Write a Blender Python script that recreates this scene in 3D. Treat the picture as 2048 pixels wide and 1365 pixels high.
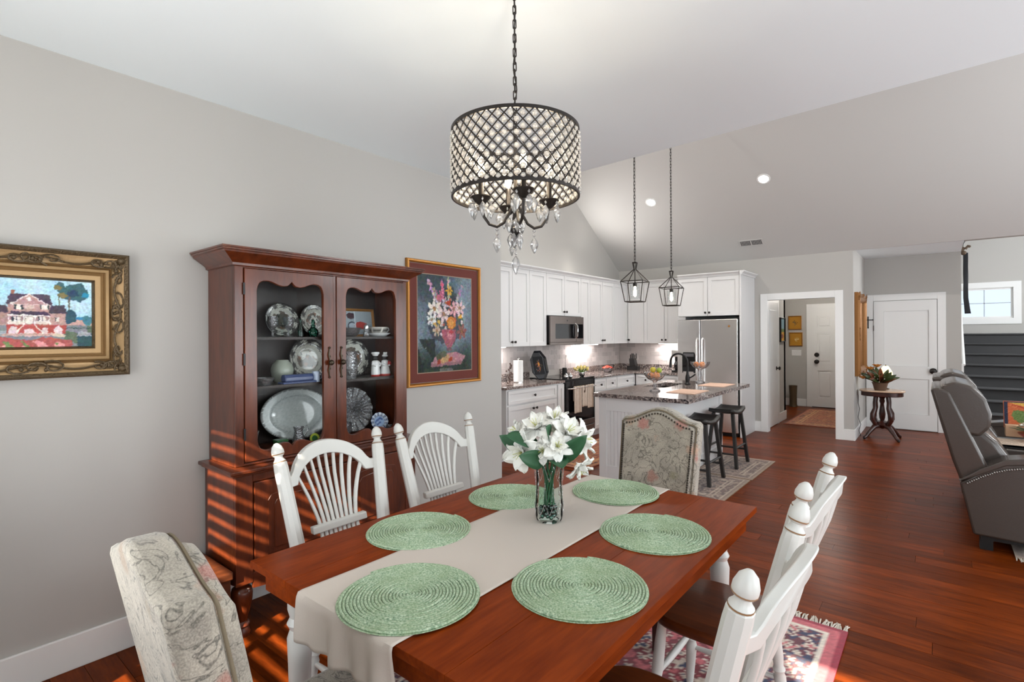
import bpy, math, random
import numpy as np
from mathutils import Vector, Matrix
random.seed(7); rng = np.random.default_rng(7)
PI = math.pi
for o in list(bpy.data.objects): bpy.data.objects.remove(o)
SC = bpy.context.scene
COL = SC.collection

# ---------------------------------------------------------------- camera
F = 1041.0; CAMX = 3.054; CAMZ = 1.5; YAW = math.atan2(1875-1024, F)
cd = bpy.data.cameras.new('camera'); cam = bpy.data.objects.new('camera', cd); COL.objects.link(cam)
cd.sensor_width = 36; cd.lens = 36*F/2048; cd.clip_start = .02; cd.clip_end = 200
cd.shift_y = -9.5/2048
cam.matrix_world = Matrix.Translation((CAMX, 0, CAMZ)) @ Matrix.Rotation(YAW, 4, 'Z') @ Matrix.Rotation(PI/2, 4, 'X') @ Matrix.Rotation(-.006, 4, 'Z')
SC.camera = cam
def ray(px, py):
    a, b = px-1024, 673-py
    a, b = a+.006*b, b-.006*a
    f = Vector((-math.sin(YAW), math.cos(YAW), 0)); r = Vector((math.cos(YAW), math.sin(YAW), 0))
    return f + r*(a/F) + Vector((0, 0, b/F))
CAM = Vector((CAMX, 0, CAMZ))

# ---------------------------------------------------------------- world, sun, daylight, exposure
SC.view_settings.view_transform = 'Standard'; SC.view_settings.look = 'None'; SC.view_settings.gamma = 1
SC.view_settings.use_curve_mapping = False; SC.view_settings.exposure = 0.0
w = bpy.data.worlds.new('world'); SC.world = w; w.use_nodes = True
wn = w.node_tree.nodes; bg = wn['Background']; bg.inputs[0].default_value = (.72, .84, 1, 1); bg.inputs[1].default_value = 1.3
sun = bpy.data.lights.new('sun', 'SUN'); sun.energy = 26; sun.angle = .009; sun.color = (1, .86, .68)
so = bpy.data.objects.new('sun', sun); COL.objects.link(so)
so.rotation_euler = Vector((-.45, 1, -.68)).to_track_quat('-Z', 'Y').to_euler()
def area(name, loc, dirv, sx, sy, e, col=(1, .97, .93)):
    l = bpy.data.lights.new(name, 'AREA'); l.shape = 'RECTANGLE'; l.size = sx; l.size_y = sy; l.energy = e; l.color = col
    o = bpy.data.objects.new(name, l); COL.objects.link(o); o.location = loc
    o.rotation_euler = Vector(dirv).to_track_quat('-Z', 'Z').to_euler(); return o
def point(name, loc, e, r=.03, col=(1, .86, .66)):
    l = bpy.data.lights.new(name, 'POINT'); l.energy = e; l.shadow_soft_size = r; l.color = col
    o = bpy.data.objects.new(name, l); COL.objects.link(o); o.location = loc; return o
# unseen area lamps as window daylight; those on the right wall are added fill
area('daylight_rear', (4.34, -.55, 1.3), (0, 1, .3), .8, 2.1, 36, (.93, .98, 1))
area('daylight_shutter', (1.29, -.5, 1.45), (.1, 1, .85), .9, 1.6, 28, (.95, .98, 1))
for yy, ee in ((1.4, 76), (3.9, 66), (6.6, 62)): area('fill_right', (6.42, yy, 1.45), (-1, 0, .32), 1.9, 2.0, ee, (.94, .98, 1))  # fill lamps added to brighten the room from the right
area('fill_stair', (6.42, 11.5, 2.5), (-1, 0, 0), 1.3, 1.3, 140, (.96, .98, 1))  # fill lamp added to brighten the stairwell
area('fill_gable', (6.42, 5.6, 3.3), (-1, 0, .05), 1.6, .9, 46, (.94, .98, 1))  # fill lamp added to brighten the vault

# ---------------------------------------------------------------- helpers
def lin(c):
    return tuple(((x/255)/12.92 if x/255 <= .04045 else ((x/255+.055)/1.055)**2.4) for x in c)
class MB:
    def __init__(s): s.v = []; s.f = []
    def add(s, vs, fs):
        k = len(s.v); s.v += [tuple(p) for p in vs]; s.f += [tuple(i+k for i in q) for q in fs]; return s
    def box(s, x0, x1, y0, y1, z0, z1):
        return s.add([(x, y, z) for z in (z0, z1) for y in (y0, y1) for x in (x0, x1)],
                     [(0, 2, 3, 1), (4, 5, 7, 6), (0, 1, 5, 4), (2, 6, 7, 3), (0, 4, 6, 2), (1, 3, 7, 5)])
    def lathe(s, prof, n=20, c=(0, 0, 0), sx=1, sy=1, M=None):
        vs = []; fs = []; m = len(prof)
        for r, z in prof:
            r = max(r, 1e-4)
            for i in range(n):
                a = 2*PI*i/n; p = Vector((c[0]+r*math.cos(a)*sx, c[1]+r*math.sin(a)*sy, c[2]+z))
                vs.append(M @ p if M else p)
        for j in range(m-1):
            for i in range(n):
                k = (i+1) % n; fs.append((j*n+i, j*n+k, (j+1)*n+k, (j+1)*n+i))
        if tuple(prof[0]) != tuple(prof[-1]): fs.append(tuple(range(n-1, -1, -1))); fs.append(tuple((m-1)*n+i for i in range(n)))
        return s.add(vs, fs)
    def tube(s, pts, r, n=8, closed=False, flat=1):
        pts = [Vector(p) for p in pts]; m = len(pts); vs = []; fs = []
        rr = r if isinstance(r, (list, tuple)) else [r]*m
        up = None
        for i in range(m):
            if closed: t = pts[(i+1) % m]-pts[i-1]
            else: t = pts[min(i+1, m-1)]-pts[max(i-1, 0)]
            t.normalize()
            if up is None:
                up = Vector((0, 0, 1)) if abs(t.z) < .9 else Vector((1, 0, 0))
            a = t.cross(up); 
            if a.length < 1e-5: a = t.orthogonal()
            a.normalize(); b = a.cross(t); b.normalize(); up = b
            for k in range(n):
                th = 2*PI*k/n; vs.append(pts[i]+a*(rr[i]*math.cos(th))+b*(rr[i]*flat*math.sin(th)))
        for i in range(m if closed else m-1):
            for k in range(n):
                q = (k+1) % n; j = (i+1) % m; fs.append((i*n+k, i*n+q, j*n+q, j*n+k))
        if not closed: fs.append(tuple(range(n-1, -1, -1))); fs.append(tuple((m-1)*n+k for k in range(n)))
        return s.add(vs, fs)
    def prism(s, poly, a0, a1, plane='xy'):
        def P(u, v, w_): return {'xy': (u, v, w_), 'yz': (w_, u, v), 'xz': (u, w_, v)}[plane]
        n = len(poly); vs = [P(u, v, a0) for u, v in poly]+[P(u, v, a1) for u, v in poly]
        fs = [tuple(range(n-1, -1, -1)), tuple(range(n, 2*n))]+[(i, (i+1) % n, n+(i+1) % n, n+i) for i in range(n)]
        return s.add(vs, fs)
    def frame(s, rect, hole, a0, a1, plane='yz'):
        """plate with a hole: rect (u0,u1,v0,v1), hole = loop of points"""
        u0, u1, v0, v1 = rect; cu = (u0+u1)/2; cv = (v0+v1)/2; n = len(hole); out = []
        for u, v in hole:
            du, dv = u-cu, v-cv; k = 1/max(abs(du)/((u1-u0)/2), abs(dv)/((v1-v0)/2), 1e-6); out.append((cu+du*k, cv+dv*k))
        for cxy in ((u0, v0), (u0, v1), (u1, v0), (u1, v1)):
            i = min(range(n), key=lambda i: (out[i][0]-cxy[0])**2+(out[i][1]-cxy[1])**2); out[i] = cxy
        def P(u, v, w_): return {'xy': (u, v, w_), 'yz': (w_, u, v), 'xz': (u, w_, v)}[plane]
        vs = [P(*p, a) for a in (a0, a1) for L in (out, hole) for p in L]; fs = []
        for i in range(n):
            j = (i+1) % n
            fs += [(i, j, n+j, n+i), (2*n+i, 3*n+i, 3*n+j, 2*n+j), (i, 2*n+i, 2*n+j, j), (n+i, n+j, 3*n+j, 3*n+i)]
        return s.add(vs, fs)
    def rectframe(s, u0, u1, v0, v1, wd, a0, a1, plane='yz'):
        h = [(u0+wd, v0+wd), (u1-wd, v0+wd), (u1-wd, v1-wd), (u0+wd, v1-wd)]
        return s.frame((u0, u1, v0, v1), h, a0, a1, plane)
    def grid(s, fn, nu, nv):
        vs = [fn(i/(nu-1), j/(nv-1)) for j in range(nv) for i in range(nu)]
        fs = [(j*nu+i, j*nu+i+1, (j+1)*nu+i+1, (j+1)*nu+i) for j in range(nv-1) for i in range(nu-1)]
        return s.add(vs, fs)
    def ball(s, c, r, n=12, m=8, sz=1):
        return s.lathe([(r*math.sin(PI*k/m), -r*sz*math.cos(PI*k/m)) for k in range(m+1)], n, c)
    def xf(s, M, start=0):
        for i in range(start, len(s.v)): s.v[i] = tuple(M @ Vector(s.v[i]))
        return s
    def mesh(s, name):
        me = bpy.data.meshes.new(name); me.from_pydata(s.v, [], s.f); me.update(); return me
    def build(s, name, mat, parent=None, smooth=None, bev=0, cols=None, loc=None, thick=0, sub=0):
        me = s.mesh(name); me.materials.append(mat)
        if smooth is not None:
            me.shade_smooth(); me.set_sharp_from_angle(angle=math.radians(smooth))
        if cols is not None:
            ca = me.color_attributes.new('Col', 'FLOAT_COLOR', 'POINT')
            ca.data.foreach_set('color', np.concatenate([cols, np.ones((len(cols), 1))], 1).astype(np.float32).ravel())
        o = bpy.data.objects.new(name, me); COL.objects.link(o)
        if parent: o.parent = parent
        if loc: o.location = loc
        if thick: m = o.modifiers.new('thick', 'SOLIDIFY'); m.thickness = thick; m.offset = 0
        if bev: m = o.modifiers.new('bevel', 'BEVEL'); m.width = bev; m.segments = 2; m.limit_method = 'ANGLE'; m.angle_limit = .6
        if sub: m = o.modifiers.new('sub', 'SUBSURF'); m.levels = sub; m.render_levels = sub
        return o
def tag(o, label, cat, group=None):
    o['label'] = label; o['category'] = cat
    if group: o['group'] = group
    return o
def thing(name, label, cat, loc=(0, 0, 0), rz=0, group=None):
    o = bpy.data.objects.new(name, None); COL.objects.link(o); o.location = loc; o.rotation_euler = (0, 0, rz); o.empty_display_size = .1
    return tag(o, label, cat, group)
def struct(o, label=None):
    o['kind'] = 'structure'
    if label: o['label'] = label
    return o
def copy_tree(o, parent=None):
    c = o.copy(); COL.objects.link(c); c.parent = parent
    for ch in list(o.children): copy_tree(ch, c)
    return c
def inst(o, parent, loc=None, M=None):
    c = o.copy(); COL.objects.link(c); c.parent = parent
    if loc is not None: c.location = loc
    if M is not None: c.matrix_local = M
    return c
def T(x=0, y=0, z=0): return Matrix.Translation((x, y, z))
def R(a, ax='Z'): return Matrix.Rotation(a, 4, ax)

# ---------------------------------------------------------------- materials
class NT:
    def __init__(s, name):
        s.m = bpy.data.materials.new(name); s.m.use_nodes = True; s.t = s.m.node_tree; s.n = s.t.nodes
        s.b = s.n['Principled BSDF']; s.out = s.n['Material Output']
    def new(s, ty, **kw):
        n = s.n.new(ty)
        for k, v in kw.items():
            if k in n.inputs.keys(): n.inputs[k].default_value = v
            else: setattr(n, k, v)
        return n
    def link(s, a, b): s.t.links.new(a, b)
    def coord(s, scale=(1, 1, 1), kind='Object', rot=(0, 0, 0)):
        c = s.new('ShaderNodeTexCoord'); mp = s.new('ShaderNodeMapping'); mp.inputs['Scale'].default_value = scale; mp.inputs['Rotation'].default_value = rot
        s.link(c.outputs[kind], mp.inputs['Vector']); return mp.outputs['Vector']
    def ramp(s, fac, stops):
        r = s.new('ShaderNodeValToRGB'); e = r.color_ramp.elements
        while len(e) < len(stops): e.new(.5)
        for i, (p, c) in enumerate(stops): e[i].position = p; e[i].color = (*c[:3], 1)
        s.link(fac, r.inputs['Fac']); return r.outputs['Color']
    def noise(s, vec, scale, detail=3, dist=0):
        n = s.new('ShaderNodeTexNoise', Scale=scale, Detail=detail, Distortion=dist); s.link(vec, n.inputs['Vector']); return n.outputs['Fac']
    def mix(s, fac, a, b, mode='MIX'):
        m = s.new('ShaderNodeMix', data_type='RGBA', blend_type=mode)
        for soc, val in ((m.inputs[0], fac), (m.inputs[6], a), (m.inputs[7], b)):
            if hasattr(val, 'is_linked'): s.link(val, soc)
            elif isinstance(val, (int, float)): soc.default_value = val
            else: soc.default_value = (*val[:3], 1)
        return m.outputs[2]
    def bump(s, h, strength=.2, dist=.002):
        b = s.new('ShaderNodeBump', Strength=strength, Distance=dist); s.link(h, b.inputs['Height']); s.link(b.outputs['Normal'], s.b.inputs['Normal'])
MATS = {}
def simple(name, c, rough=.5, metal=0, spec=.5, emit=0, bump=None, coat=0):
    if name in MATS: return MATS[name]
    t = NT(name); b = t.b
    b.inputs['Base Color'].default_value = (*c, 1); b.inputs['Roughness'].default_value = rough; b.inputs['Metallic'].default_value = metal
    b.inputs['Specular IOR Level'].default_value = spec; b.inputs['Coat Weight'].default_value = coat
    if emit: b.inputs['Emission Color'].default_value = (*c, 1); b.inputs['Emission Strength'].default_value = emit
    v = t.coord(); n = t.noise(v, bump[0] if bump else 40, 2)
    t.bump(n, bump[1] if bump else .02, bump[2] if bump else .001)
    MATS[name] = t.m; return t.m
def wood(name, c1, c2, rough=.3, scale=(1, 12, 12), rnd=0, coat=.15, fine=1, spec=.5):
    t = NT(name); v = t.coord(scale); src = v
    if rnd:
        oi = t.new('ShaderNodeObjectInfo'); ge = t.new('ShaderNodeNewGeometry'); ad = t.new('ShaderNodeMath', operation='ADD')
        t.link(oi.outputs['Random'], ad.inputs[0]); t.link(ge.outputs['Random Per Island'], ad.inputs[1])
        fr = t.new('ShaderNodeMath', operation='FRACT'); t.link(ad.outputs[0], fr.inputs[0])
        va = t.new('ShaderNodeVectorMath', operation='MULTIPLY_ADD'); va.inputs[1].default_value = (1, 1, 1)
        cb = t.new('ShaderNodeCombineXYZ'); mu = t.new('ShaderNodeMath', operation='MULTIPLY'); mu.inputs[1].default_value = 37
        t.link(fr.outputs[0], mu.inputs[0]); t.link(mu.outputs[0], cb.inputs[0]); t.link(mu.outputs[0], cb.inputs[1])
        t.link(v, va.inputs[0]); t.link(cb.outputs[0], va.inputs[2]); src = va.outputs[0]
    n1 = t.noise(src, 2.2, 5, .6); n2 = t.noise(src, 9*fine, 3, .2)
    mx = t.mix(.35, n1, n2)
    col = t.ramp(mx, [(.3, c1), (.68, c2)])
    if rnd:
        mr = t.new('ShaderNodeMapRange'); mr.inputs[3].default_value = 1-rnd; mr.inputs[4].default_value = 1+rnd; t.link(fr.outputs[0], mr.inputs[0])
        hs = t.new('ShaderNodeHueSaturation'); t.link(mr.outputs[0], hs.inputs['Value']); t.link(col, hs.inputs['Color']); col = hs.outputs[0]
    t.link(col, t.b.inputs['Base Color']); t.b.inputs['Roughness'].default_value = rough; t.b.inputs['Specular IOR Level'].default_value = spec; t.b.inputs['Coat Weight'].default_value = coat; t.b.inputs['Coat Roughness'].default_value = .12
    t.bump(n2, .05, .001); MATS[name] = t.m; return t.m
def vcol(name, rough=.6, spec=.3, bump=None, sheen=0):
    t = NT(name); a = t.new('ShaderNodeAttribute', attribute_name='Col'); t.link(a.outputs['Color'], t.b.inputs['Base Color'])
    t.b.inputs['Roughness'].default_value = rough; t.b.inputs['Specular IOR Level'].default_value = spec; t.b.inputs['Sheen Weight'].default_value = sheen
    if bump: t.bump(t.noise(t.coord(), bump[0], 2), bump[1], bump[2])
    MATS[name] = t.m; return t.m
def thin_glass(name, tint=(1, 1, 1), refl=.08, rough=0):
    t = NT(name); t.n.remove(t.b); tr = t.new('ShaderNodeBsdfTransparent'); tr.inputs[0].default_value = (*tint, 1)
    gl = t.new('ShaderNodeBsdfGlossy'); gl.inputs['Roughness'].default_value = rough; gl.inputs[0].default_value = (1, 1, 1, 1)
    lw = t.new('ShaderNodeLayerWeight', Blend=refl); mx = t.new('ShaderNodeMixShader')
    t.link(lw.outputs['Fresnel'], mx.inputs[0]); t.link(tr.outputs[0], mx.inputs[1]); t.link(gl.outputs[0], mx.inputs[2]); t.link(mx.outputs[0], t.out.inputs['Surface'])
    MATS[name] = t.m; return t.m
def crystal(name, tint=(1, 1, 1), body=.25, facets=160, refl=.35):
    """cut glass: clear body, sharp reflections from cut facets, a little milky scatter"""
    t = NT(name); t.n.remove(t.b)
    vo = t.new('ShaderNodeTexVoronoi', Scale=facets); t.link(t.coord(), vo.inputs['Vector'])
    bu = t.new('ShaderNodeBump', Strength=.8, Distance=.004); t.link(vo.outputs['Distance'], bu.inputs['Height'])
    tr = t.new('ShaderNodeBsdfTransparent'); tr.inputs[0].default_value = (*tint, 1)
    gl = t.new('ShaderNodeBsdfGlossy'); gl.inputs['Roughness'].default_value = .04; t.link(bu.outputs[0], gl.inputs['Normal'])
    df = t.new('ShaderNodeBsdfTranslucent'); df.inputs[0].default_value = (*[.9*x for x in tint], 1); t.link(bu.outputs[0], df.inputs['Normal'])
    d2 = t.new('ShaderNodeBsdfDiffuse'); d2.inputs[0].default_value = (*[.9*x for x in tint], 1); t.link(bu.outputs[0], d2.inputs['Normal'])
    md = t.new('ShaderNodeMixShader'); t.link(df.outputs[0], md.inputs[1]); t.link(d2.outputs[0], md.inputs[2])
    m1 = t.new('ShaderNodeMixShader'); m1.inputs[0].default_value = body; t.link(tr.outputs[0], m1.inputs[1]); t.link(md.outputs[0], m1.inputs[2])
    lw = t.new('ShaderNodeLayerWeight', Blend=refl); t.link(bu.outputs[0], lw.inputs['Normal'])
    m2 = t.new('ShaderNodeMixShader'); t.link(lw.outputs['Fresnel'], m2.inputs[0]); t.link(m1.outputs[0], m2.inputs[1]); t.link(gl.outputs[0], m2.inputs[2])
    t.link(m2.outputs[0], t.out.inputs['Surface']); MATS[name] = t.m; return t.m
def tapestry():
    t = NT('tapestry'); v = t.coord()
    base = t.ramp(t.noise(v, 9, 3), [(.3, lin((142, 135, 123))), (.7, lin((186, 177, 161)))])
    n = t.new('ShaderNodeTexNoise', Scale=11, Detail=2, Distortion=2.2); t.link(v, n.inputs['Vector'])
    ab = t.new('ShaderNodeMath', operation='SUBTRACT'); ab.inputs[1].default_value = .5; t.link(n.outputs['Fac'], ab.inputs[0])
    a2 = t.new('ShaderNodeMath', operation='ABSOLUTE'); t.link(ab.outputs[0], a2.inputs[0])
    vine = t.ramp(a2.outputs[0], [(.008, (1, 1, 1)), (.03, (0, 0, 0))])
    c = t.mix(vine, base, lin((88, 84, 74)))
    vo = t.new('ShaderNodeTexVoronoi', Scale=7.5); t.link(v, vo.inputs['Vector'])
    nz = t.new('ShaderNodeMath', operation='MULTIPLY_ADD'); nz.inputs[1].default_value = .3; t.link(t.noise(v, 45, 2), nz.inputs[0]); t.link(vo.outputs['Distance'], nz.inputs[2])
    pet = t.ramp(nz.outputs[0], [(.34, (.85, .85, .85)), (.46, (0, 0, 0))])
    pc = t.ramp(vo.outputs['Color'], [(.25, lin((182, 98, 88))), (.5, lin((108, 116, 80))), (.75, lin((196, 150, 122)))])
    c = t.mix(pet, c, pc)
    wv = t.noise(v, 260, 2); c = t.mix(.35, c, t.ramp(wv, [(.35, lin((104, 102, 96))), (.65, lin((192, 184, 170)))]))
    t.link(c, t.b.inputs['Base Color']); t.b.inputs['Roughness'].default_value = .9; t.b.inputs['Sheen Weight'].default_value = .3
    t.bump(wv, .5, .002); return t.m
def granite():
    t = NT('granite'); v = t.coord()
    c = t.ramp(t.noise(v, 55, 4), [(.36, (.015, .015, .02)), (.47, (.13, .11, .11)), (.56, (.30, .25, .23)), (.68, (.62, .57, .53))])
    c = t.mix(t.ramp(t.noise(v, 6, 2), [(.35, (0, 0, 0)), (.7, (.5, .5, .5))]), c, (.25, .17, .14))
    t.link(c, t.b.inputs['Base Color']); t.b.inputs['Roughness'].default_value = .12; return t.m
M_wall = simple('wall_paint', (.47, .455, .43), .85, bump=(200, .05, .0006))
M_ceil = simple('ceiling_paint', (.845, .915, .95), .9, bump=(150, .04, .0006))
M_vault = simple('vault_shaded_white', (.57, .56, .545), .9, bump=(150, .04, .0006))  # white ceiling darkened in its colour to stand for dimmer light
M_trim = simple('white_trim', (.82, .82, .81), .4)
M_cab = simple('cabinet_white', (.70, .70, .70), .35)
M_floorw = wood('floor_wood', lin((70, 26, 6)), lin((120, 52, 13)), .30, (1.3, 9, 9), .28, .0, spec=.06)
M_hutch = wood('mahogany', lin((60, 25, 11)), lin((106, 48, 22)), .28, (7, 7, 1.2), 0, .3, spec=.4)
M_hutchd = wood('mahogany_dark', lin((26, 16, 12)), lin((48, 32, 26)), .45, (7, 7, 1.2), 0, 0)
M_table = wood('table_wood', lin((100, 35, 7)), lin((142, 60, 16)), .34, (9, 1.0, 9), 0, .0, spec=.06)
M_seat = wood('seat_wood', lin((66, 28, 10)), lin((108, 52, 22)), .36, (9, 1.2, 9), 0, 0, spec=.25)
M_chestw = wood('chest_wood', lin((56, 27, 13)), lin((100, 52, 26)), .35, (9, 1.2, 9), 0, .15)
M_cream = simple('cream_paint', (.63, .63, .60), .35, bump=(25, .1, .002))
M_isl = simple('island_white', (.84, .84, .84), .35)
M_black = simple('black_metal', (.012, .011, .011), .4, .3)
M_bronze = simple('dark_bronze', (.03, .025, .022), .4, .6)
M_blackwood = simple('black_stool_wood', (.017, .015, .014), .45)
M_steel = simple('stainless', (.82, .81, .80), .26, 1.0)
M_steeld = simple('slate_steel', (.20, .17, .155), .32, .9)
M_blackgl = simple('black_glass', (.006, .006, .007), .05)
M_chrome = simple('chrome', (.8, .8, .8), .12, 1)
M_gold = simple('gilt', lin((158, 128, 88)), .42, .4, bump=(60, .4, .003))
M_goldd = simple('gilt_dark', lin((92, 76, 54)), .45, .4, bump=(110, .9, .006))
M_goldb = simple('gilt_bright', lin((176, 122, 58)), .35, .6, bump=(60, .2, .002))
M_tap = tapestry(); M_gran = granite()
M_linen = simple('linen', lin((204, 194, 184)), .9, bump=(350, .35, .001))
M_glass = thin_glass('clear_glass', (.97, .98, .98), .06)
M_vase = thin_glass('vase_glass', (.93, .97, .96), .14, .02)
M_cry = crystal('cut_crystal', (.97, .97, 1), .16, 90, .5)
M_bowl = crystal('bowl_glass', (.97, .98, 1), .10, 60, .3)
M_bead = crystal('crystal_bead', (1, .97, .92), .85, 120)
M_drop = crystal('crystal_drop', (1, 1, 1), .30, 70, .45)
M_green = simple('leaf_green', lin((38, 84, 52)), .5, bump=(60, .3, .003))
M_petal = simple('petal_white', lin((242, 242, 236)), .6)
M_paint = vcol('painted_canvas', .55, .3, (90, .25, .002))
M_print = vcol('printed_paper', .6, .2)
M_rug = vcol('woven_pile', .95, .1, (500, .6, .003), .3)
M_plate = vcol('glazed_ware', .12, .5)
M_leather = simple('grey_leather', lin((70, 62, 57)), .23, bump=(140, .25, .0015))
M_carpet = simple('charcoal_carpet', (.055, .055, .057), .95, bump=(500, .8, .004))
M_white = simple('white_gloss', (.85, .85, .85), .2)
M_knob = simple('oil_rubbed_knob', (.02, .016, .014), .35, .5)
M_marble = simple('marble', lin((206, 176, 150)), .2)
M_dkwood = wood('walnut_dark', lin((30, 12, 8)), lin((66, 28, 18)), .3, (6, 6, 3), 0, .3)
M_bulb = simple('bulb_glow', (1, .82, .55), .5, emit=28)
M_down = simple('downlight_glow', (1, .95, .88), .5, emit=30)
M_strip = simple('strip_glow', (1, .96, .92), .5, emit=14)
# ================================================================ THE SETTING
XR = 6.5; YB = 8.7; YN = -.6; ZV = 2.68; SL = .68; YRI = 5.2; ZRI = ZV+SL*(YB-YRI)
fl = struct(MB().box(-1.62, XR, YN-.12, 14.3, -.08, -.014).build('floor', simple('subfloor', (.012, .006, .004), .8)), 'red-brown hardwood plank floor')
# floor planks, each a board of its own; the far ones joined
planks = []; row = 0; y = YN
while y < 14.2:
    x = -1.5 - random.random()*1.6
    while x < XR:
        L = random.choice((1.1, 1.5, 1.9, 2.3)); a, b = max(x, -1.5), min(x+L, XR)
        if b-a > .05: planks.append((a, b, y, y+.118))
        x += L
    y += .12; row += 1
def vis(p):
    cx, cy = (p[0]+p[1])/2, (p[2]+p[3])/2; d = Vector((cx, cy, 0))-CAM; dep = -d.x*math.sin(YAW)+d.y*math.cos(YAW)
    if dep < .9: return 0
    px = (d.x*math.cos(YAW)+d.y*math.sin(YAW))/dep
    if abs(px) > 1.25 or (cx < 0 and cy < 3.6) or (cy > 8.9 and cx < 1): return 0
    if 1.2 < cx < 2.5 and .7 < cy < 2.4: return .02
    if cx < -.9 or (cy > 10.3 and cx < 2.2): return .01
    return (p[1]-p[0])/dep**2.2
planks.sort(key=vis, reverse=True)
for p in planks[:290]:
    MB().box((p[0]-p[1])/2+.001, (p[1]-p[0])/2-.001, -.059, .059, -.014, random.uniform(-.0006, 0)).build('plank', M_floorw, fl, loc=((p[0]+p[1])/2, (p[2]+p[3])/2, 0))
m = MB()
for p in planks[290:]: m.box(p[0]+.001, p[1]-.001, p[2], p[3], -.014, 0)
o = m.build('plank_field', M_floorw, fl); o['kind'] = 'stuff'

def wallbox(name, *b, label=None): return struct(MB().box(*b).build(name, M_wall), label)
wallbox('wall_left', -.12, 0, YN-.12, 3.46, 0, 2.785, label='long warm grey dining wall')
wallbox('wall_partition', -1.62, 0, 3.46, 3.58, 0, 4.2)
m = MB().prism([(3.46, 0), (YB+.12, 0), (YB+.12, ZV), (YB, ZV), (YRI, ZRI), (3.46, ZRI-(YRI-3.46)*SL)], -1.62, -1.5, 'yz')
struct(m.build('wall_kitchen', M_wall), 'grey kitchen gable wall')
# back wall with the cased hall opening
m = MB().box(-1.5, .99, YB, YB+.12, 0, ZV+.05).box(1.99, 2.14, YB, YB+.12, 0, ZV+.05).box(.99, 1.99, YB, YB+.12, 2.06, ZV+.05)
struct(m.build('wall_back', M_wall), 'grey back wall with a cased hall opening')
wallbox('wall_alcove_side', 2.02, 2.14, YB+.12, 10.2, 0, 2.72)
wallbox('wall_alcove', 2.02, 3.33, 10.2, 10.32, 0, 2.72, label='grey alcove wall around the two-panel door')
wallbox('wall_stair_side', 3.21, 3.33, 10.32, 14.2, 0, 4.0)
struct(MB().box(2.02, 3.33, YB, 10.32, 2.72, 2.8).build('ceiling_alcove', M_ceil))
wallbox('wall_stair_header', 3.33, XR, YB+.02, YB+.12, 2.68, 4.0)
wx0, wx1, wz0, wz1 = 3.36, 4.22, 1.80, 2.42
m = MB().box(3.21, wx0, 14.2, 14.32, 0, 4).box(wx1, XR, 14.2, 14.32, 0, 4).box(wx0, wx1, 14.2, 14.32, 0, wz0).box(wx0, wx1, 14.2, 14.32, wz1, 4)
struct(m.build('wall_stair', M_wall), 'pale wall above the stairs')
struct(MB().box(3.2, XR, YB, 14.32, 4.0, 4.1).build('ceiling_stair', M_ceil))
# dining ceiling and the vault beyond it
CE = [(-.12, YN-.12), (XR+.12, YN-.12), (XR+.12, 3.12), (0, 3.56), (-.12, 3.57)]
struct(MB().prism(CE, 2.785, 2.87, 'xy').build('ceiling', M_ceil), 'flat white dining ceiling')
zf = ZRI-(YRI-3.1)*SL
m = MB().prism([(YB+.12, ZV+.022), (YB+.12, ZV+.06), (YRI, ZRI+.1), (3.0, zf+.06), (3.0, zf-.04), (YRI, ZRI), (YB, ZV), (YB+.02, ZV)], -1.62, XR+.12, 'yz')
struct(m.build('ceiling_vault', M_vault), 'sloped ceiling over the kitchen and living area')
wallbox('wall_vault_end', -.12, XR+.12, 2.95, 3.08, 2.87, zf+.05)
# right wall with unseen openings added to light the room, rear wall with three
segs = [(YN-.12, .4), (2.4, 2.9), (4.9, 5.6), (7.6, 10.8), (12.2, 14.32)]; m = MB()
for a, b in segs: m.box(XR, XR+.12, a, b, 0, 5.3)
for a, b in ((.4, 2.4), (2.9, 4.9), (5.6, 7.6)): m.box(XR, XR+.12, a, b, 0, .4).box(XR, XR+.12, a, b, 2.5, 2.8)
m.box(XR, XR+.12, 10.8, 12.2, 0, 1.8).box(XR, XR+.12, 10.8, 12.2, 3.2, 5.3).box(XR, XR+.12, .4, 4.7, 2.8, 5.3).box(XR, XR+.12, 6.5, 7.6, 2.8, 5.3).box(XR, XR+.12, 4.7, 6.5, 3.8, 5.3)
struct(m.build('wall_right', M_wall))
wins = [(.80, 1.78, .55, 2.28), (3.93, 4.75, .1, 2.36)]; m = MB(); px = -.12
for a, b, c, d in wins: m.box(px, a, YN-.12, YN, 0, 2.785).box(a, b, YN-.12, YN, 0, c).box(a, b, YN-.12, YN, d, 2.785); px = b
m.box(px, XR+.12, YN-.12, YN, 0, 2.785); struct(m.build('wall_rear', M_wall))
nw = 1
def win_rx(y0, y1, z0, z1):
    global nw
    nw += 1; d = bpy.data.objects.new('window_%d' % nw, None); COL.objects.link(d); d.location = (XR, (y0+y1)/2, (z0+z1)/2); struct(d, 'white-framed window added in the unseen right wall'); a, b = (y1-y0)/2, (z1-z0)/2
    MB().rectframe(-a, a, -b, b, .05, .03, .09, 'yz').build('window_frame', M_trim, d); MB().rectframe(-a-.09, a+.09, -b-.09, b+.09, .09, -.018, 0, 'yz').build('casing', M_trim, d)
    MB().box(.05, .07, -.012, .012, -b+.05, b-.05).build('muntin', M_trim, d)
    for s in (-1, 1): MB().box(.058, .062, min(s*.012, s*(a-.05)), max(s*.012, s*(a-.05)), -b+.05, b-.05).build('pane', M_glass, d)
for q in ((.4, 2.4, .4, 2.5), (2.9, 4.9, .4, 2.5), (5.6, 7.6, .4, 2.5), (4.7, 6.5, 2.8, 3.8), (10.8, 12.2, 1.8, 3.2)): win_rx(*q)  # unseen windows added to go with the fill lamps
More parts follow.
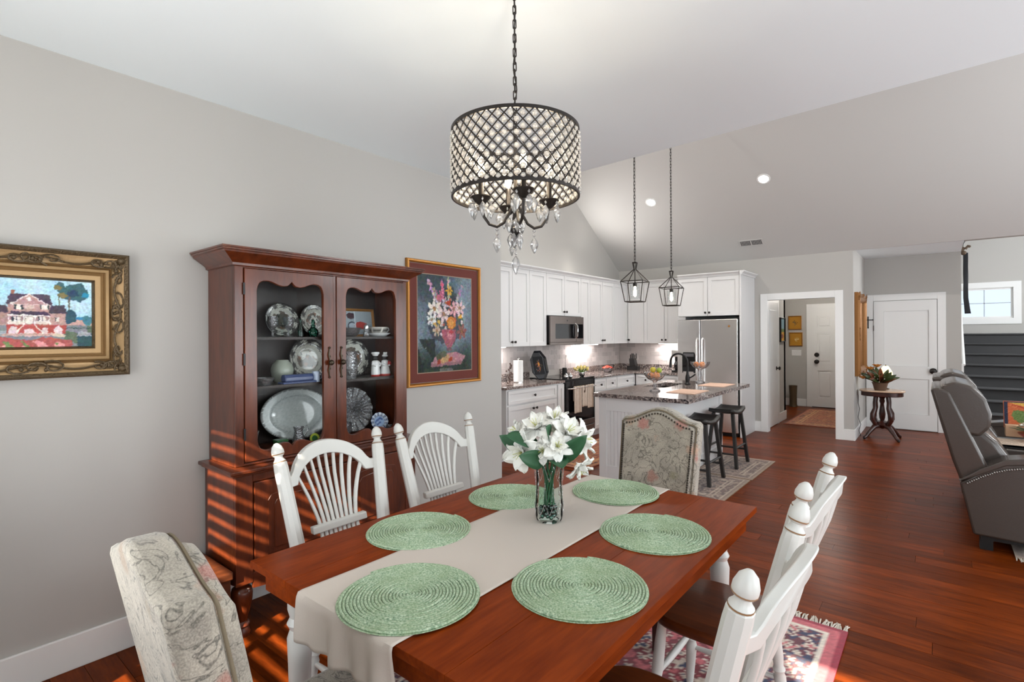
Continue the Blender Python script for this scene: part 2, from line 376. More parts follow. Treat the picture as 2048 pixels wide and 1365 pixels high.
d = bpy.data.objects.new('window_%d' % (nw+1), None); COL.objects.link(d); d.location = (4.34, YN, 1.23); struct(d, 'tall glazed door in the rear wall')
MB().rectframe(-.41, .41, -1.13, 1.13, .06, -.09, -.03, 'xz').build('window_frame', M_trim, d); MB().rectframe(-.50, .50, -1.22, 1.22, .09, 0, .018, 'xz').build('casing', M_trim, d); MB().box(-.35, .35, -.062, -.058, -1.07, 1.07).build('pane', M_glass, d)
# plantation shutter in the first rear opening: throws the stripes on the hutch
sh = thing('shutter', 'white louvred shutter in the rear window beside the photographer', 'shutter', (1.29, YN-.06, 0))
MB().box(-.49, -.45, -.02, .02, .55, 2.28).box(.45, .49, -.02, .02, .55, 2.28).box(-.45, .45, -.02, .02, .55, .60).box(-.45, .45, -.02, .02, 2.24, 2.28).box(-.45, .45, -.02, .02, 1.40, 1.49).box(-.02, .02, -.02, .02, .6, 2.24).build('shutter_frame', M_trim, sh)
lv = None; z = .64
while z < 2.22:
    if not 1.37 < z < 1.52:
        if lv is None: lv = MB().box(-.448, .448, -.042, .042, -.005, .005).xf(R(math.radians(-8), 'X')).build('louver', M_trim, sh, loc=(0, 0, z))
        else: inst(lv, sh, (0, 0, z))
    z += .0775
# trim: baseboards
def bb(name, *b): o = MB().box(*b).build(name, M_trim, bev=.004); return struct(o, 'white baseboard')
bb('baseboard_left', 0, .016, YN, 3.58, 0, .155); bb('baseboard_partition_end', -.9, 0, 3.58, 3.594, 0, .155)
bb('baseboard_back', .84, .93, YB-.014, YB, 0, .155); bb('baseboard_back_right', 2.02, 2.154, YB-.014, YB, 0, .155)
bb('baseboard_alcove_side', 2.14, 2.154, YB, 10.2, 0, .155); bb('baseboard_alcove', 3.155, 3.33, 10.186, 10.2, 0, .155)
# hall opening casing
def casing(name, x0, x1, y0, y1, ztop, w=.1):
    m = MB().box(x0, x0+w, y0, y1, 0, ztop).box(x1-w, x1, y0, y1, 0, ztop).box(x0+w, x1-w, y0, y1, ztop-w, ztop)
    return struct(m.build(name, M_trim, bev=.003), 'white door casing')
casing('trim_1', .93, 2.02, YB-.02, YB, 2.13, .1)
struct(MB().box(.99, 1.03, YB, YB+.12, 0, 2.06).box(1.95, 1.99, YB, YB+.12, 0, 2.06).box(1.03, 1.95, YB, YB+.12, 2.03, 2.06).build('trim_2', M_trim))
# the hall behind
HY = 12.3
wallbox('wall_hall_back', -.6, 2.14, HY, HY+.12, 0, 2.5)
wallbox('wall_hall_left', .83, .95, YB+.12, 10.28, 0, 2.5); wallbox('wall_hall_far_left', -.6, -.48, 10.28, HY, 0, 2.5)
wallbox('wall_hall_nook', -.6, .95, 10.16, 10.28, 0, 2.5)
wallbox('wall_hall_right', 2.02, 2.14, 10.2, HY, 0, 2.5)
struct(MB().box(-.6, 2.06, YB+.12, HY+.12, 2.5, 2.6).build('ceiling_hall', M_ceil))
bb('baseboard_hall_left', .95, .964, 9.72, 10.294, 0, .155); bb('baseboard_hall_nook', .5, .964, 10.28, 10.294, 0, .155); bb('baseboard_hall_back', -.48, .93, HY-.014, HY, 0, .155)
struct(MB().box(.95, .972, 8.86, 8.96, 0, 2.13).box(.95, .972, 9.62, 9.72, 0, 2.13).box(.95, .972, 8.96, 9.62, 2.03, 2.13).build('trim_3', M_trim))
point('hall_light', (1.5, 10.9, 2.3), 30, .1, (1, .93, .85))
hl = thing('ceiling_light', 'small white dome light on the hall ceiling', 'ceiling light', (1.5, 10.9, 2.5))
MB().lathe([(.13, 0), (.14, -.02), (.12, -.05), (.02, -.08)], 24).build('dome', simple('dome_glow', (1, .95, .88), .5, emit=3), hl, 40)
# doors
def knob(parent, loc, axis='Y', r=.03, s=1):
    M = R(PI/2, 'X') if axis == 'Y' else R(PI/2, 'Y')
    return MB().lathe([(r*1.1, 0), (r*1.1, .006), (r*.4, .012), (r*.4, .03), (r, .04), (r*1.05, .052), (r*.7, .064), (.001, .066)], 16, M=M).build('knob', M_knob, parent, 40, loc=loc)
def panel_door(name, x0, x1, y, ztop, panels, label, raised=True):
    d = bpy.data.objects.new(name, None); COL.objects.link(d); d.location = (x0, y, 0); struct(d, label); W = x1-x0
    m = MB(); us = sorted({0, W}|{p[0] for p in panels}|{p[1] for p in panels})
    vs = sorted({.012, ztop}|{p[2] for p in panels}|{p[3] for p in panels})
    m.box(0, W, .022, .034, .012, ztop)
    for i in range(len(us)-1):
        for j in range(len(vs)-1):
            cu, cv = (us[i]+us[i+1])/2, (vs[j]+vs[j+1])/2
            if not any(p[0] < cu < p[1] and p[2] < cv < p[3] for p in panels): m.box(us[i], us[i+1], 0, .022, vs[j], vs[j+1])
    m.build('slab', M_trim, d)
    for p in panels:
        k = .03 if raised else .0
        q = MB().box(p[0]+.004+k, p[1]-.004-k, .004 if raised else .018, .022, p[2]+.004+k, p[3]-.004-k).build('panel', M_trim, d, bev=.008 if raised else .001)
    return d
sp = []
for a, b in ((.10, .36), (.45, .71)):
    sp += [(a, b, .20, .76), (a, b, .92, 1.52), (a, b, 1.64, 1.88)]
d = panel_door('door_1', 1.04, 1.85, HY-.045, 2.03, sp, 'white six-panel entry door at the hall end')
MB().lathe([(.045, 0), (.045, .012), (.001, .02)], 18, M=R(PI/2, 'X')).build('deadbolt', M_knob, d, 40, loc=(.09, 0, 1.08)); knob(d, (.09, 0, .94), r=.04)
MB().box(0, .81, -.005, .03, 0, .012).build('threshold', M_black, d)
casing('trim_4', .94, 1.95, HY-.02, HY, 2.13, .1)
d = panel_door('door_2', 2.262, 3.048, 10.166, 2.022, [(.13, .69, .25, .80), (.13, .69, 1.0, 1.86)], 'white two-panel door in the alcove', False)
knob(d, (.74, 0, .93), r=.042); casing('trim_5', 2.155, 3.155, 10.18, 10.2, 2.13, .1)
for zz in (1.55, .3): MB().box(-.006, .002, -.006, 0, zz, zz+.09).build('hinge', M_knob, d)
d = bpy.data.objects.new('door_3', None); COL.objects.link(d); d.location = (.95, 9.0, 0); struct(d, 'white hall side door seen nearly edge-on')
MB().box(.0, .02, -.03, .62, .01, 2.03).build('slab', M_trim, d); MB().box(.02, .028, .08, .5, 1.1, 1.9).build('panel', M_trim, d, bev=.006); knob(d, (.02, .52, .94), 'X', .03)
# stair window
wd = bpy.data.objects.new('window_1', None); COL.objects.link(wd); wd.location = (wx0, 14.2, wz0); struct(wd, 'small white-cased transom window above the stairs')
W, Hh = wx1-wx0, wz1-wz0
MB().rectframe(-.11, W+.11, -.11, Hh+.11, .115, -.02, 0, 'xz').build('casing', M_trim, wd)
MB().rectframe(0, W, 0, Hh, .04, .02, .07, 'xz').build('window_frame', M_trim, wd)
g = MB().box(W/2-.008, W/2+.008, .035, .055, .04, Hh-.04).box(.04, W-.04, .035, .055, Hh/2-.008, Hh/2+.008).build('muntin', simple('grey_muntin', (.45, .5, .55), .5), wd)
for i in range(2):
    for j in range(2): MB().box(.04+i*(W-.08)/2+.006, .04+(i+1)*(W-.08)/2-.006, .043, .047, .04+j*(Hh-.08)/2+.006, .04+(j+1)*(Hh-.08)/2-.006).build('pane', M_glass, wd)
# neighbour's bare winter tree twigs beyond the window
tw = thing('bare_tree', 'bare winter branches seen through the stair window', 'tree', (5.0, 19, 0)); m = MB(); m.tube([(0, 0, 0), (.1, 0, 2), (-.1, 0, 4), (0, 0, 5)], [.12, .1, .07, .03], 6)
m.build('trunk', simple('bark', (.2, .16, .13), .9), tw, 40); m = MB()
for k in range(26):
    z = 1.6+random.random()*3; a = random.uniform(0, 6.28); L = random.uniform(.5, 1.4); m.tube([(0, 0, z), (math.cos(a)*L*.5, math.sin(a)*L*.5, z+.2), (math.cos(a)*L, math.sin(a)*L, z+.25+random.random()*.4)], [.03, .018, .006], 5)
m.build('branches', simple('bark', (.2, .16, .13), .9), tw, 40)
struct(MB().box(-30, 40, 14.5, 60, -1.2, -1.1).build('ground', simple('ground_outside', (.35, .33, .27), .9)))
# carpeted stairs
st = thing('staircase', 'charcoal carpeted staircase rising behind the grey loveseat', 'stairs', (3.33, 11.45, 0)); TR = .30; RS = .1875
for i in range(8):
    nose = 1.14
    m = MB().box(.05, 2.2, i*TR, (i+1)*TR+(.9 if i == 7 else 0), max(0, i*RS-.05), (i+1)*RS-.03)
    m.box(.05, 2.2, i*TR-.03, (i+1)*TR+(.9 if i == 7 else 0), (i+1)*RS-.03, (i+1)*RS)
    m.build('step', M_carpet, st, bev=.012)
MB().prism([(.05, .62), (.16, .62), (2.38, 1.98), (2.38, 2.16)], .005, .05, 'yz').build('skirt_board', M_trim, st)
MB().box(.0, .06, -.05, .01, 0, 1.0).build('newel_post', M_trim, st)
MB().tube([(.06, -.02, .98), (.06, 2.2, 2.33)], .022, 10).build('handrail', M_trim, st, 40)
# ================================================================ painting helper
class Cv:
    def __init__(s, w, h, bg=(128, 128, 128)):
        s.w, s.h = w, h; s.X, s.Y = np.meshgrid(np.linspace(0, 1, w), np.linspace(0, 1, h)); s.a = np.zeros((h, w, 3)); s.a[:] = bg
    def put(s, mask, c, al=1.0):
        k = (mask*al)[..., None] if mask.dtype != bool else mask[..., None]*al
        s.a = s.a*(1-k)+np.array(c)*k
    def poly(s, pts, c, al=1.0):
        X, Y = s.X, s.Y; ins = np.zeros(X.shape, bool); n = len(pts)
        for i in range(n):
            x0, y0 = pts[i]; x1, y1 = pts[(i+1) % n]
            if y0 == y1: continue
            ins ^= ((Y >= min(y0, y1)) & (Y < max(y0, y1)) & (X < x0+(Y-y0)*(x1-x0)/(y1-y0)))
        s.put(ins, c, al)
    def rect(s, x0, x1, y0, y1, c, al=1.0): s.put((s.X >= x0) & (s.X <= x1) & (s.Y >= y0) & (s.Y <= y1), c, al)
    def ell(s, cx, cy, rx, ry, c, ang=0, al=1.0, rag=0):
        dx, dy = s.X-cx, s.Y-cy; ca, sa = math.cos(ang), math.sin(ang); u = (dx*ca+dy*sa)/rx; v = (-dx*sa+dy*ca)/ry
        d = u*u+v*v
        if rag: d = d+rag*s.nz(40, int(cx*1000))
        s.put(d < 1, c, al)
    def nz(s, k, seed=0):
        r = np.random.default_rng(seed); z = 0
        for i in range(6):
            a, b, p = r.uniform(-1, 1, 3); z = z+np.sin(2*PI*(a*k*s.X*.3+b*k*s.Y*.3)+p*6)
        return z/6
    def brush(s, px=1.6, amp=14, seed=2):
        # painterly: warp by soft noise, vary tone in strokes
        h, w = s.h, s.w; ii, jj = np.mgrid[0:h, 0:w]; r = np.random.default_rng(seed); Xs, Ys = s.X, s.Y
        def sm(k):
            z = r.normal(0, 1, (h, w))
            for _ in range(k): z = (z+np.roll(z, 1, 0)+np.roll(z, -1, 0)+np.roll(z, 1, 1)+np.roll(z, -1, 1))/5
            return z/(z.std()+1e-6)
        a = s.a[np.clip(ii+np.round(px*sm(4)).astype(int), 0, h-1), np.clip(jj+np.round(px*sm(4)).astype(int), 0, w-1)]
        s.a = np.clip(a*(1+sm(3)[..., None]*amp/200)+np.stack([sm(14), sm(14), sm(14)], -1)*amp*.3, 0, 255)
    def blur(s):
        p = np.pad(s.a, ((1, 1), (1, 1), (0, 0)), 'edge'); s.a = (p[:-2, 1:-1]+p[2:, 1:-1]+p[1:-1, :-2]+p[1:-1, 2:]+2*p[1:-1, 1:-1])/6
    def grain(s, amp=8, seed=1):
        r = np.random.default_rng(seed); s.a = np.clip(s.a+r.normal(0, amp, s.a.shape[:2])[..., None], 0, 255)
    def cols(s):
        c = np.clip(s.a, 0, 255)/255; return np.where(c <= .04045, c/12.92, ((c+.055)/1.055)**2.4).reshape(-1, 3)
def canvas(cv, fn, name, mat, parent): return MB().grid(fn, cv.w, cv.h).build(name, mat, parent, cols=cv.cols())

# ================================================================ wall pictures
# 1. oil painting of a house in a carved gilt frame (hangs on wall x=0, faces +x); local u along y
def house_cv():
    c = Cv(230, 180, (150, 200, 222)); c.X = c.X*1.2-.2; X, Y = c.X, c.Y
    c.put(np.clip((Y-.35)*1.2+.25*c.nz(6, 3), 0, 1), (176, 214, 232)); c.put(np.clip(.5+.8*c.nz(9, 5), 0, 1)*(Y > .45), (214, 226, 230), .5)
    c.rect(0, 1, .40, .455, (120, 178, 200)); c.rect(.78, 1, .41, .45, (60, 130, 170)); c.rect(0, 1, .32, .41, (196, 160, 150))
    c.rect(0, 1, 0, .33, (126, 128, 136)); c.put((Y < .32) & (X > .7) & (c.nz(14, 8) > 0), (92, 108, 86)); c.put((Y < .32) & (X > .84) & (Y < .26+.1*c.nz(8, 4)), (44, 78, 84))
    c.put((Y < .24) & (Y > .17) & (c.nz(10, 2) > .1), (160, 162, 170)); c.put((Y < .13+.05*c.nz(9, 11)) & (X < .78), (170, 88, 84)); c.put((Y < .11+.05*c.nz(20, 12)) & (X < .74) & (c.nz(30, 14) > .1), (222, 150, 150)); c.put((Y < .10) & (c.nz(25, 19) > .35) & (X < .7), (110, 130, 80))
    for a in ((.66, .9, .05, .06), (.74, .82, .10, .08), (.83, .86, .10, .10), (.90, .82, .07, .06), (.78, .75, .09, .05), (.87, .74, .06, .05)): c.ell(*a, (58, 96, 104), rag=.5)
    for a in ((.64, .88, .04, .04), (.69, .77, .05, .04)): c.ell(*a, (122, 112, 74), rag=.6)
    c.ell(.93, .78, .04, .04, (40, 130, 168), rag=.6); c.ell(.80, .80, .06, .05, (36, 66, 92), rag=.6)
    c.poly([(.735, .35), (.755, .35), (.77, .75), (.75, .75)], (96, 92, 78)); c.poly([(.645, .5), (.66, .5), (.655, .8), (.645, .8)], (92, 88, 70))
    c.ell(.77, .45, .06, .10, (44, 80, 92), rag=.5); c.ell(.95, .40, .06, .07, (66, 120, 134), rag=.5)
    # the house
    c.rect(.16, .56, .34, .62, (176, 140, 136)); c.rect(.56, .72, .34, .50, (180, 146, 138)); c.poly([(.55, .50), (.74, .50), (.70, .62), (.57, .62)], (72, 60, 76)); c.rect(.0, .17, .34, .50, (170, 136, 132)); c.poly([(0, .5), (.17, .5), (.15, .6), (0, .6)], (72, 60, 76))
    c.poly([(.14, .62), (.58, .62), (.56, .77), (.18, .77)], (76, 62, 78)); c.poly([(.17, .62), (.555, .62), (.36, .78)], (226, 214, 212)); c.poly([(.20, .625), (.525, .625), (.36, .755)], (178, 140, 138)); c.rect(.19, .22, .76, .82, (150, 96, 80))
    c.ell(.36, .70, .022, .03, (230, 222, 216)); c.poly([(.16, .47), (.57, .47), (.53, .525), (.2, .525)], (66, 54, 74)); c.rect(.16, .56, .455, .47, (232, 226, 220))
    for x in (.235, .485): c.rect(x, x+.05, .55, .62, (228, 220, 210)); c.rect(x-.018, x, .55, .62, (44, 52, 60)); c.rect(x+.05, x+.068, .55, .62, (44, 52, 60))
    c.rect(.31, .41, .56, .61, (206, 180, 176)); c.rect(.17, .555, .365, .455, (158, 128, 128))
    for x in (.21, .25, .45, .49, .62): c.rect(x, x+.03, .38, .445, (222, 214, 206)); c.rect(x-.012, x, .38, .445, (48, 52, 62))
    c.rect(.32, .40, .355, .45, (226, 218, 210))
    for x in (.165, .305, .41, .55): c.rect(x, x+.012, .33, .46, (238, 234, 228))
    for x0, x1 in ((.17, .31), (.42, .555)):
        c.rect(x0, x1, .345, .385, (230, 222, 212), .75); c.rect(x0, x1, .38, .39, (240, 236, 230))
    c.rect(.15, .72, .21, .335, (168, 74, 68)); c.ell(.21, .24, .045, .07, (220, 200, 204)); c.ell(.36, .22, .06, .06, (222, 196, 200)); c.ell(.645, .25, .045, .065, (222, 200, 204)); c.ell(.51, .24, .03, .06, (214, 190, 192))
    c.poly([(.22, .21), (.30, .33), (.42, .33), (.50, .21)], (182, 84, 80)); c.poly([(.22, .21), (.235, .21), (.315, .33), (.30, .33)], (232, 224, 214)); c.poly([(.485, .21), (.50, .21), (.42, .33), (.405, .33)], (232, 224, 214)); c.ell(.36, .225, .055, .05, (226, 200, 204))
    c.ell(.38, .195, .3, .022, (206, 170, 160), rag=.6); c.rect(0, 1, .192, .2, (110, 100, 92), .5); c.ell(.65, .185, .07, .02, (208, 190, 170), rag=.5); c.rect(.72, 1, .28, .295, (40, 60, 64))
    c.brush(.8, 9); c.blur(); c.grain(3); return c
pt = thing('oil_painting', 'oil painting of a brick house in a wide carved gilt frame', 'painting', (0, .434, 1.613)); PW = .338
c = house_cv(); canvas(c, lambda u, v: (.022, -.202+.404*u, -.152+.304*v), 'canvas', M_paint, pt)
MB().box(.002, .02, -.27, .27, -.22, .22).build('backing', M_hutchd, pt)
def molding(hw, hh, prof):
    """mitred picture moulding; prof = [(inset from outer edge, height off wall)]"""
    m = MB(); vs = []; fs = []; n = len(prof)
    for su, sv in ((-1, -1), (1, -1), (1, 1), (-1, 1)):
        for d, h in prof: vs.append((h, su*(hw-d), sv*(hh-d)))
    for k in range(4):
        q = (k+1) % 4
        for i in range(n-1): fs.append((k*n+i, q*n+i, q*n+i+1, k*n+i+1))
    return m.add(vs, fs)
molding(PW, .284, [(0, .0), (0, .058), (.008, .066), (.016, .06), (.022, .054)]).build('outer_rope', M_goldd, pt, 30)
molding(PW, .284, [(.02, .055), (.03, .048), (.05, .034), (.062, .034), (.066, .04), (.070, .03)]).build('frame_scoop', M_gold, pt, 50)
molding(PW, .284, [(.070, .03), (.078, .046), (.09, .05), (.094, .036), (.100, .042), (.106, .03), (.126, .028)]).build('frame_bead', M_gold, pt, 30)
molding(PW, .284, [(.126, .028), (.13, .034), (.137, .024), (.138, .02)]).build('sight_edge', M_goldd, pt, 30)
def scroll(m, cy, cz, s, ang):
    ca, sa = math.cos(ang), math.sin(ang)
    for k in range(3):
        pts = []; ph = random.uniform(0, 6.28)
        for i in range(13):
            t = i/12; r = .030*(1-t*.8)*s; a = ph+t*7*(1 if k % 2 else -1); u = (k-1)*.036*s+r*math.cos(a); v = r*.6*math.sin(a)
            pts.append((.046+.008*math.sin(t*3), cy+u*ca-v*sa, cz+u*sa+v*ca))
        m.tube(pts, [.0055*(1-.5*i/12) for i in range(13)], 5)
    for k in range(7): m.ball((.048, cy+random.uniform(-.045, .045)*s*ca+random.uniform(-.012, .012), cz+random.uniform(-.045, .045)*s*sa+random.uniform(-.012, .012)), random.uniform(.005, .010), 6, 4)
for sy, sz in ((-1, -1), (1, -1), (1, 1), (-1, 1)):
    m = MB(); scroll(m, sy*(PW-.076), sz*.238, 1.15, 0); scroll(m, sy*(PW-.046), sz*.205, 1.15, PI/2); m.ball((.05, sy*(PW-.031), sz*.254), .018, 8, 6)
    m.build('corner_ornament', M_goldd, pt, 60)
for cy, cz, a in ((0, .236, 0), (0, -.236, 0), (PW-.046, 0, PI/2), (-PW+.046, 0, PI/2)):
    m = MB(); scroll(m, cy, cz, 1.6, a); 
    L = .22 if a == 0 else .18
    m.tube([(.05, cy+(t*L if a == 0 else .012*math.cos(t*5)), cz+(.012*math.cos(t*5) if a == 0 else t*L)) for t in np.linspace(-1, 1, 21)], .005, 5); m.build('side_ornament', M_goldd, pt, 60)
# 2. flower print, maroon mat, thin gold frame
def flowers_cv():
    c = Cv(190, 250, (84, 96, 106)); X, Y = c.X, c.Y
    c.put(np.clip(.45+.9*c.nz(5, 21), 0, 1), (150, 164, 174), .8); c.put(np.clip((Y-.72)*3+.5*c.nz(6, 22), 0, 1)*(X < .45), (44, 50, 48), .8); c.put(np.clip((.32-Y)*4+.4*c.nz(6, 23), 0, 1), (44, 54, 44), .9); c.put(np.clip((X-.85)*3, 0, 1), (120, 136, 142), .5)
    c.put((Y < .34) & (X < .3) & (c.nz(8, 29) > -.2), (40, 44, 40), .8); c.ell(.5, .55, .34, .26, (66, 66, 72), rag=.5, al=.75); c.ell(.55, .72, .18, .18, (58, 62, 66), rag=.6, al=.7)
    r = np.random.default_rng(5)
    def bloom(x, y, s, col, n=6):
        a0 = r.uniform(0, 6)
        for k in range(n): a = a0+k*2*PI/n; c.ell(x+math.cos(a)*s*.7, y+math.sin(a)*s*.5, s*.62, s*.26, col, a)
        c.ell(x, y, s*.3, s*.24, (170, 120, 80))
        for k in range(n): a = a0+.5+k*2*PI/n; c.ell(x+math.cos(a)*s*.45, y+math.sin(a)*s*.32, s*.3, s*.05, tuple(int(v*.62) for v in col), a)
    for x, y, dx, dy, col in ((.18, .93, .17, -.22, (206, 170, 184)), (.42, .95, .05, -.25, (206, 120, 150)), (.82, .9, -.15, -.2, (176, 140, 166)), (.55, .97, .02, -.22, (190, 186, 168)), (.28, .86, .14, -.2, (150, 130, 140))):
        for k in range(14):
            t = k/13; c.ell(x+dx*t+r.uniform(-.015, .015), y+dy*t+r.uniform(-.01, .01), .03, .016, tuple(min(255, v+r.integers(-30, 30)) for v in col), r.uniform(0, 3))
    for k in range(46):
        a, q = r.uniform(0, 6.28), r.uniform(0, 1)**.6; c.ell(.5+.33*q*math.cos(a), .56+.2*q*math.sin(a), .026, .018, [(222, 206, 200), (206, 150, 160), (182, 92, 80), (214, 170, 90), (96, 108, 84), (70, 84, 70)][k % 6], r.uniform(0, 3))
    for x, y, s, col in ((.29, .65, .10, (236, 222, 212)), (.46, .60, .10, (226, 196, 196)), (.66, .655, .08, (232, 170, 176)), (.77, .67, .08, (236, 200, 200)), (.24, .54, .07, (226, 222, 220)), (.40, .78, .06, (206, 110, 140)), (.57, .85, .05, (222, 168, 70)), (.33, .43, .06, (196, 170, 150)), (.8, .42, .08, (150, 96, 90)), (.5, .72, .06, (188, 176, 186))): bloom(x, y, s, col)
    c.ell(.60, .51, .085, .07, (204, 128, 60)); c.ell(.59, .50, .05, .045, (226, 160, 90)); c.ell(.55, .72, .05, .025, (176, 76, 50)); c.ell(.78, .58, .035, .025, (220, 160, 60))
    c.poly([(.42, .44), (.68, .44), (.70, .36), (.60, .25), (.52, .25), (.43, .36)], (166, 96, 108)); c.ell(.58, .38, .06, .05, (196, 130, 136)); c.ell(.6, .41, .04, .02, (190, 70, 84)); c.poly([(.53, .25), (.59, .25), (.62, .21), (.50, .21)], (120, 90, 92))
    c.poly([(.22, .085), (.82, .10), (.88, .15), (.70, .20), (.34, .18)], (176, 128, 134)); c.poly([(.22, .05), (.82, .065), (.82, .10), (.22, .085)], (148, 106, 112)); c.rect(.38, .62, .0, .03, (150, 140, 142), .6)
    for x, y, s, col in ((.38, .105, .05, (150, 60, 44)), (.48, .13, .09, (190, 150, 110)), (.58, .12, .04, (164, 66, 48)), (.38, .16, .07, (82, 84, 70)), (.46, .18, .06, (96, 98, 80))): c.ell(x, y, s, s*.5, col, .3, rag=.4)
    c.put((Y > .245) & (Y < .252) & (X > .02) & (X < .14) & (c.nz(60, 3) > 0), (190, 190, 190)); c.brush(1.0, 12); c.blur(); c.grain(3, 3); return c
pf = thing('framed_print', 'tall flower-bouquet print with maroon mat in a thin gold frame', 'picture', (0, 2.888, 1.604))
HW, HH = .40, .484
molding(HW, HH, [(0, 0), (0, .022), (.006, .028), (.016, .026), (.018, .02), (.023, .024), (.027, .014)]).build('frame', M_goldb, pf, 30)
MB().box(.004, .010, -HW+.03, HW-.03, -HH+.03, HH-.03).build('mat_board', simple('maroon_mat', lin((108, 44, 32)), .7), pf)
MB().rectframe(-.298, .298, -.385, .385, .006, .010, .0112, 'yz').build('mat_fillet', simple('fillet', lin((170, 140, 120)), .6), pf)
c = flowers_cv(); canvas(c, lambda u, v: (.0116, -.292+.584*u, -.379+.758*v), 'print', M_print, pf)
MB().box(.0135, .0155, -HW+.032, HW-.032, -HH+.032, HH-.032).build('glazing', M_glass, pf)

# ================================================================ hutch
hu = thing('china_hutch', 'mahogany china hutch with two scalloped glass doors', 'china hutch')
Y0, Y1, X1 = 1.137, 2.225, .333
m = MB().box(.012, X1-.02, Y0, Y0+.02, .85, 1.875).box(.012, X1-.02, Y1-.02, Y1, .85, 1.875).box(.012, X1-.02, Y0+.02, Y1-.02, 1.85, 1.875)
m.box(.012, X1-.02, Y0+.02, Y1-.02, .85, .885); m.build('carcass', M_hutch, hu)
MB().box(.012, .022, Y0+.02, Y1-.02, .885, 1.85).build('back_panel', M_hutchd, hu)
m = MB().box(X1-.02, X1, Y0, 1.18, .85, 1.875).box(X1-.02, X1, 2.198, Y1, .85, 1.875).box(X1-.02, X1, 1.18, 2.198, 1.857, 1.875).box(X1-.02, X1, 1.686, 1.704, .85, 1.857).box(X1-.02, X1, 1.18, 2.198, .85, .862)
m.build('face_frame', M_hutch, hu, bev=.002)
for i, z in enumerate((1.243, 1.503)): MB().box(.022, .29, Y0+.02, Y1-.02, z-.014, z).build('shelf', M_hutchd, hu)
def scallop(y0, y1, z0, z1):
    c_, hwid = (y0+y1)/2, (y1-y0)/2
    ks = [(0, -.055), (.03, -.03), (.08, -.012), (.18, -.002), (.32, 0), (.45, -.006), (.6, -.018), (.75, -.024), (.88, -.02), (.95, -.008), (1, .004)]
    top = [(c_-hwid*(1-s), z1+d) for s, d in ks]+[(c_+hwid*(1-s), z1+d) for s, d in ks[-2::-1]]
    bot = [(u, z0+(z1-v)) for u, v in top][::-1]
    side = [(y1, z1-.055-(z1-z0-.11)*k/6) for k in range(1, 6)]; side2 = [(y0, z0+.055+(z1-z0-.11)*k/6) for k in range(1, 6)]
    return top+side+bot+side2
for y0, y1 in ((1.184, 1.684), (1.706, 2.196)):
    h = scallop(y0+.062, y1-.062, .915, 1.797); dr = MB().frame((y0, y1, .866, 1.855), h, X1-.018, X1+.006, 'yz').build('glass_door', M_hutch, hu, bev=.003)
    MB().box(X1-.012, X1-.009, y0+.03, y1-.03, .89, 1.83).build('glazing', M_glass, dr)
    hy = y1-.028 if y0 < 1.5 else y0+.028
    m = MB().tube([(X1+.008, hy, 1.27), (X1+.012, hy-.006, 1.31), (X1+.014, hy+.004, 1.355), (X1+.012, hy-.006, 1.40), (X1+.008, hy, 1.44)], [.003, .005, .004, .005, .003], 6); m.ball((X1+.028, hy, 1.355), .016, 10, 8)
    for q in (1.27, 1.44, 1.32, 1.39): m.ball((X1+.01, hy, q), .007, 6, 5)
    m.build('pull', simple('antique_brass_dark', (.06, .045, .03), .35, .7), dr, 50)
    for zz in ((.98, 1.36, 1.72) if y0 < 1.5 else ()): MB().box(X1+.004, X1+.009, y0-.008, y0+.002, zz, zz+.06).build('hinge', M_black, dr)
# cornice
m = MB(); prof = [(0, 1.862), (.012, 1.866), (.014, 1.878), (.026, 1.888), (.046, 1.902), (.066, 1.916), (.074, 1.922), (.076, 1.93), (.084, 1.932), (.084, 1.940), (.09, 1.942), (.09, 1.95)]
vs = []; fs = []; n = len(prof)
for k, (cx_, cy_, sx_, sy_) in enumerate(((.012, Y0, 0, -1), (X1, Y0, 1, -1), (X1, Y1, 1, 1), (.012, Y1, 0, 1))):
    for d, z in prof: vs.append((cx_+sx_*d, cy_+sy_*d, z))
for k in range(3):
    for i in range(n-1): fs.append((k*n+i, k*n+i+1, (k+1)*n+i+1, (k+1)*n+i))
fs.append((n-1, 2*n-1, 3*n-1, 4*n-1)[::-1]); m.add(vs, fs); m.build('cornice', M_hutch, hu, 25)
# lower case
LX, LY0, LY1 = .385, 1.115, 2.25
m = MB().box(.012, LX-.02, LY0, LY1, .29, .815).box(LX-.02, LX, LY0, 1.20, .27, .815).box(LX-.02, LX, 2.165, LY1, .27, .815).box(LX-.02, LX, 1.2, 2.165, .775, .815).box(LX-.02, LX, 1.2, 2.165, .29, .32)
m.box(LX-.02, LX, 1.655, 1.71, .32, .775); m.build('base_case', M_hutch, hu, bev=.003)
MB().box(.012, LX+.035, LY0-.035, LY1+.03, .828, .848).box(.012, LX+.02, LY0-.02, LY1+.018, .815, .828).build('waist_molding', M_hutch, hu, bev=.005)
MB().prism([(1.2, .29), (1.2, .24), (1.26, .235), (1.36, .262), (1.6, .255), (1.6825, .235), (1.76, .255), (2.0, .262), (2.1, .235), (2.165, .24), (2.165, .29)], LX-.018, LX-.002, 'yz').build('apron', M_hutch, hu)
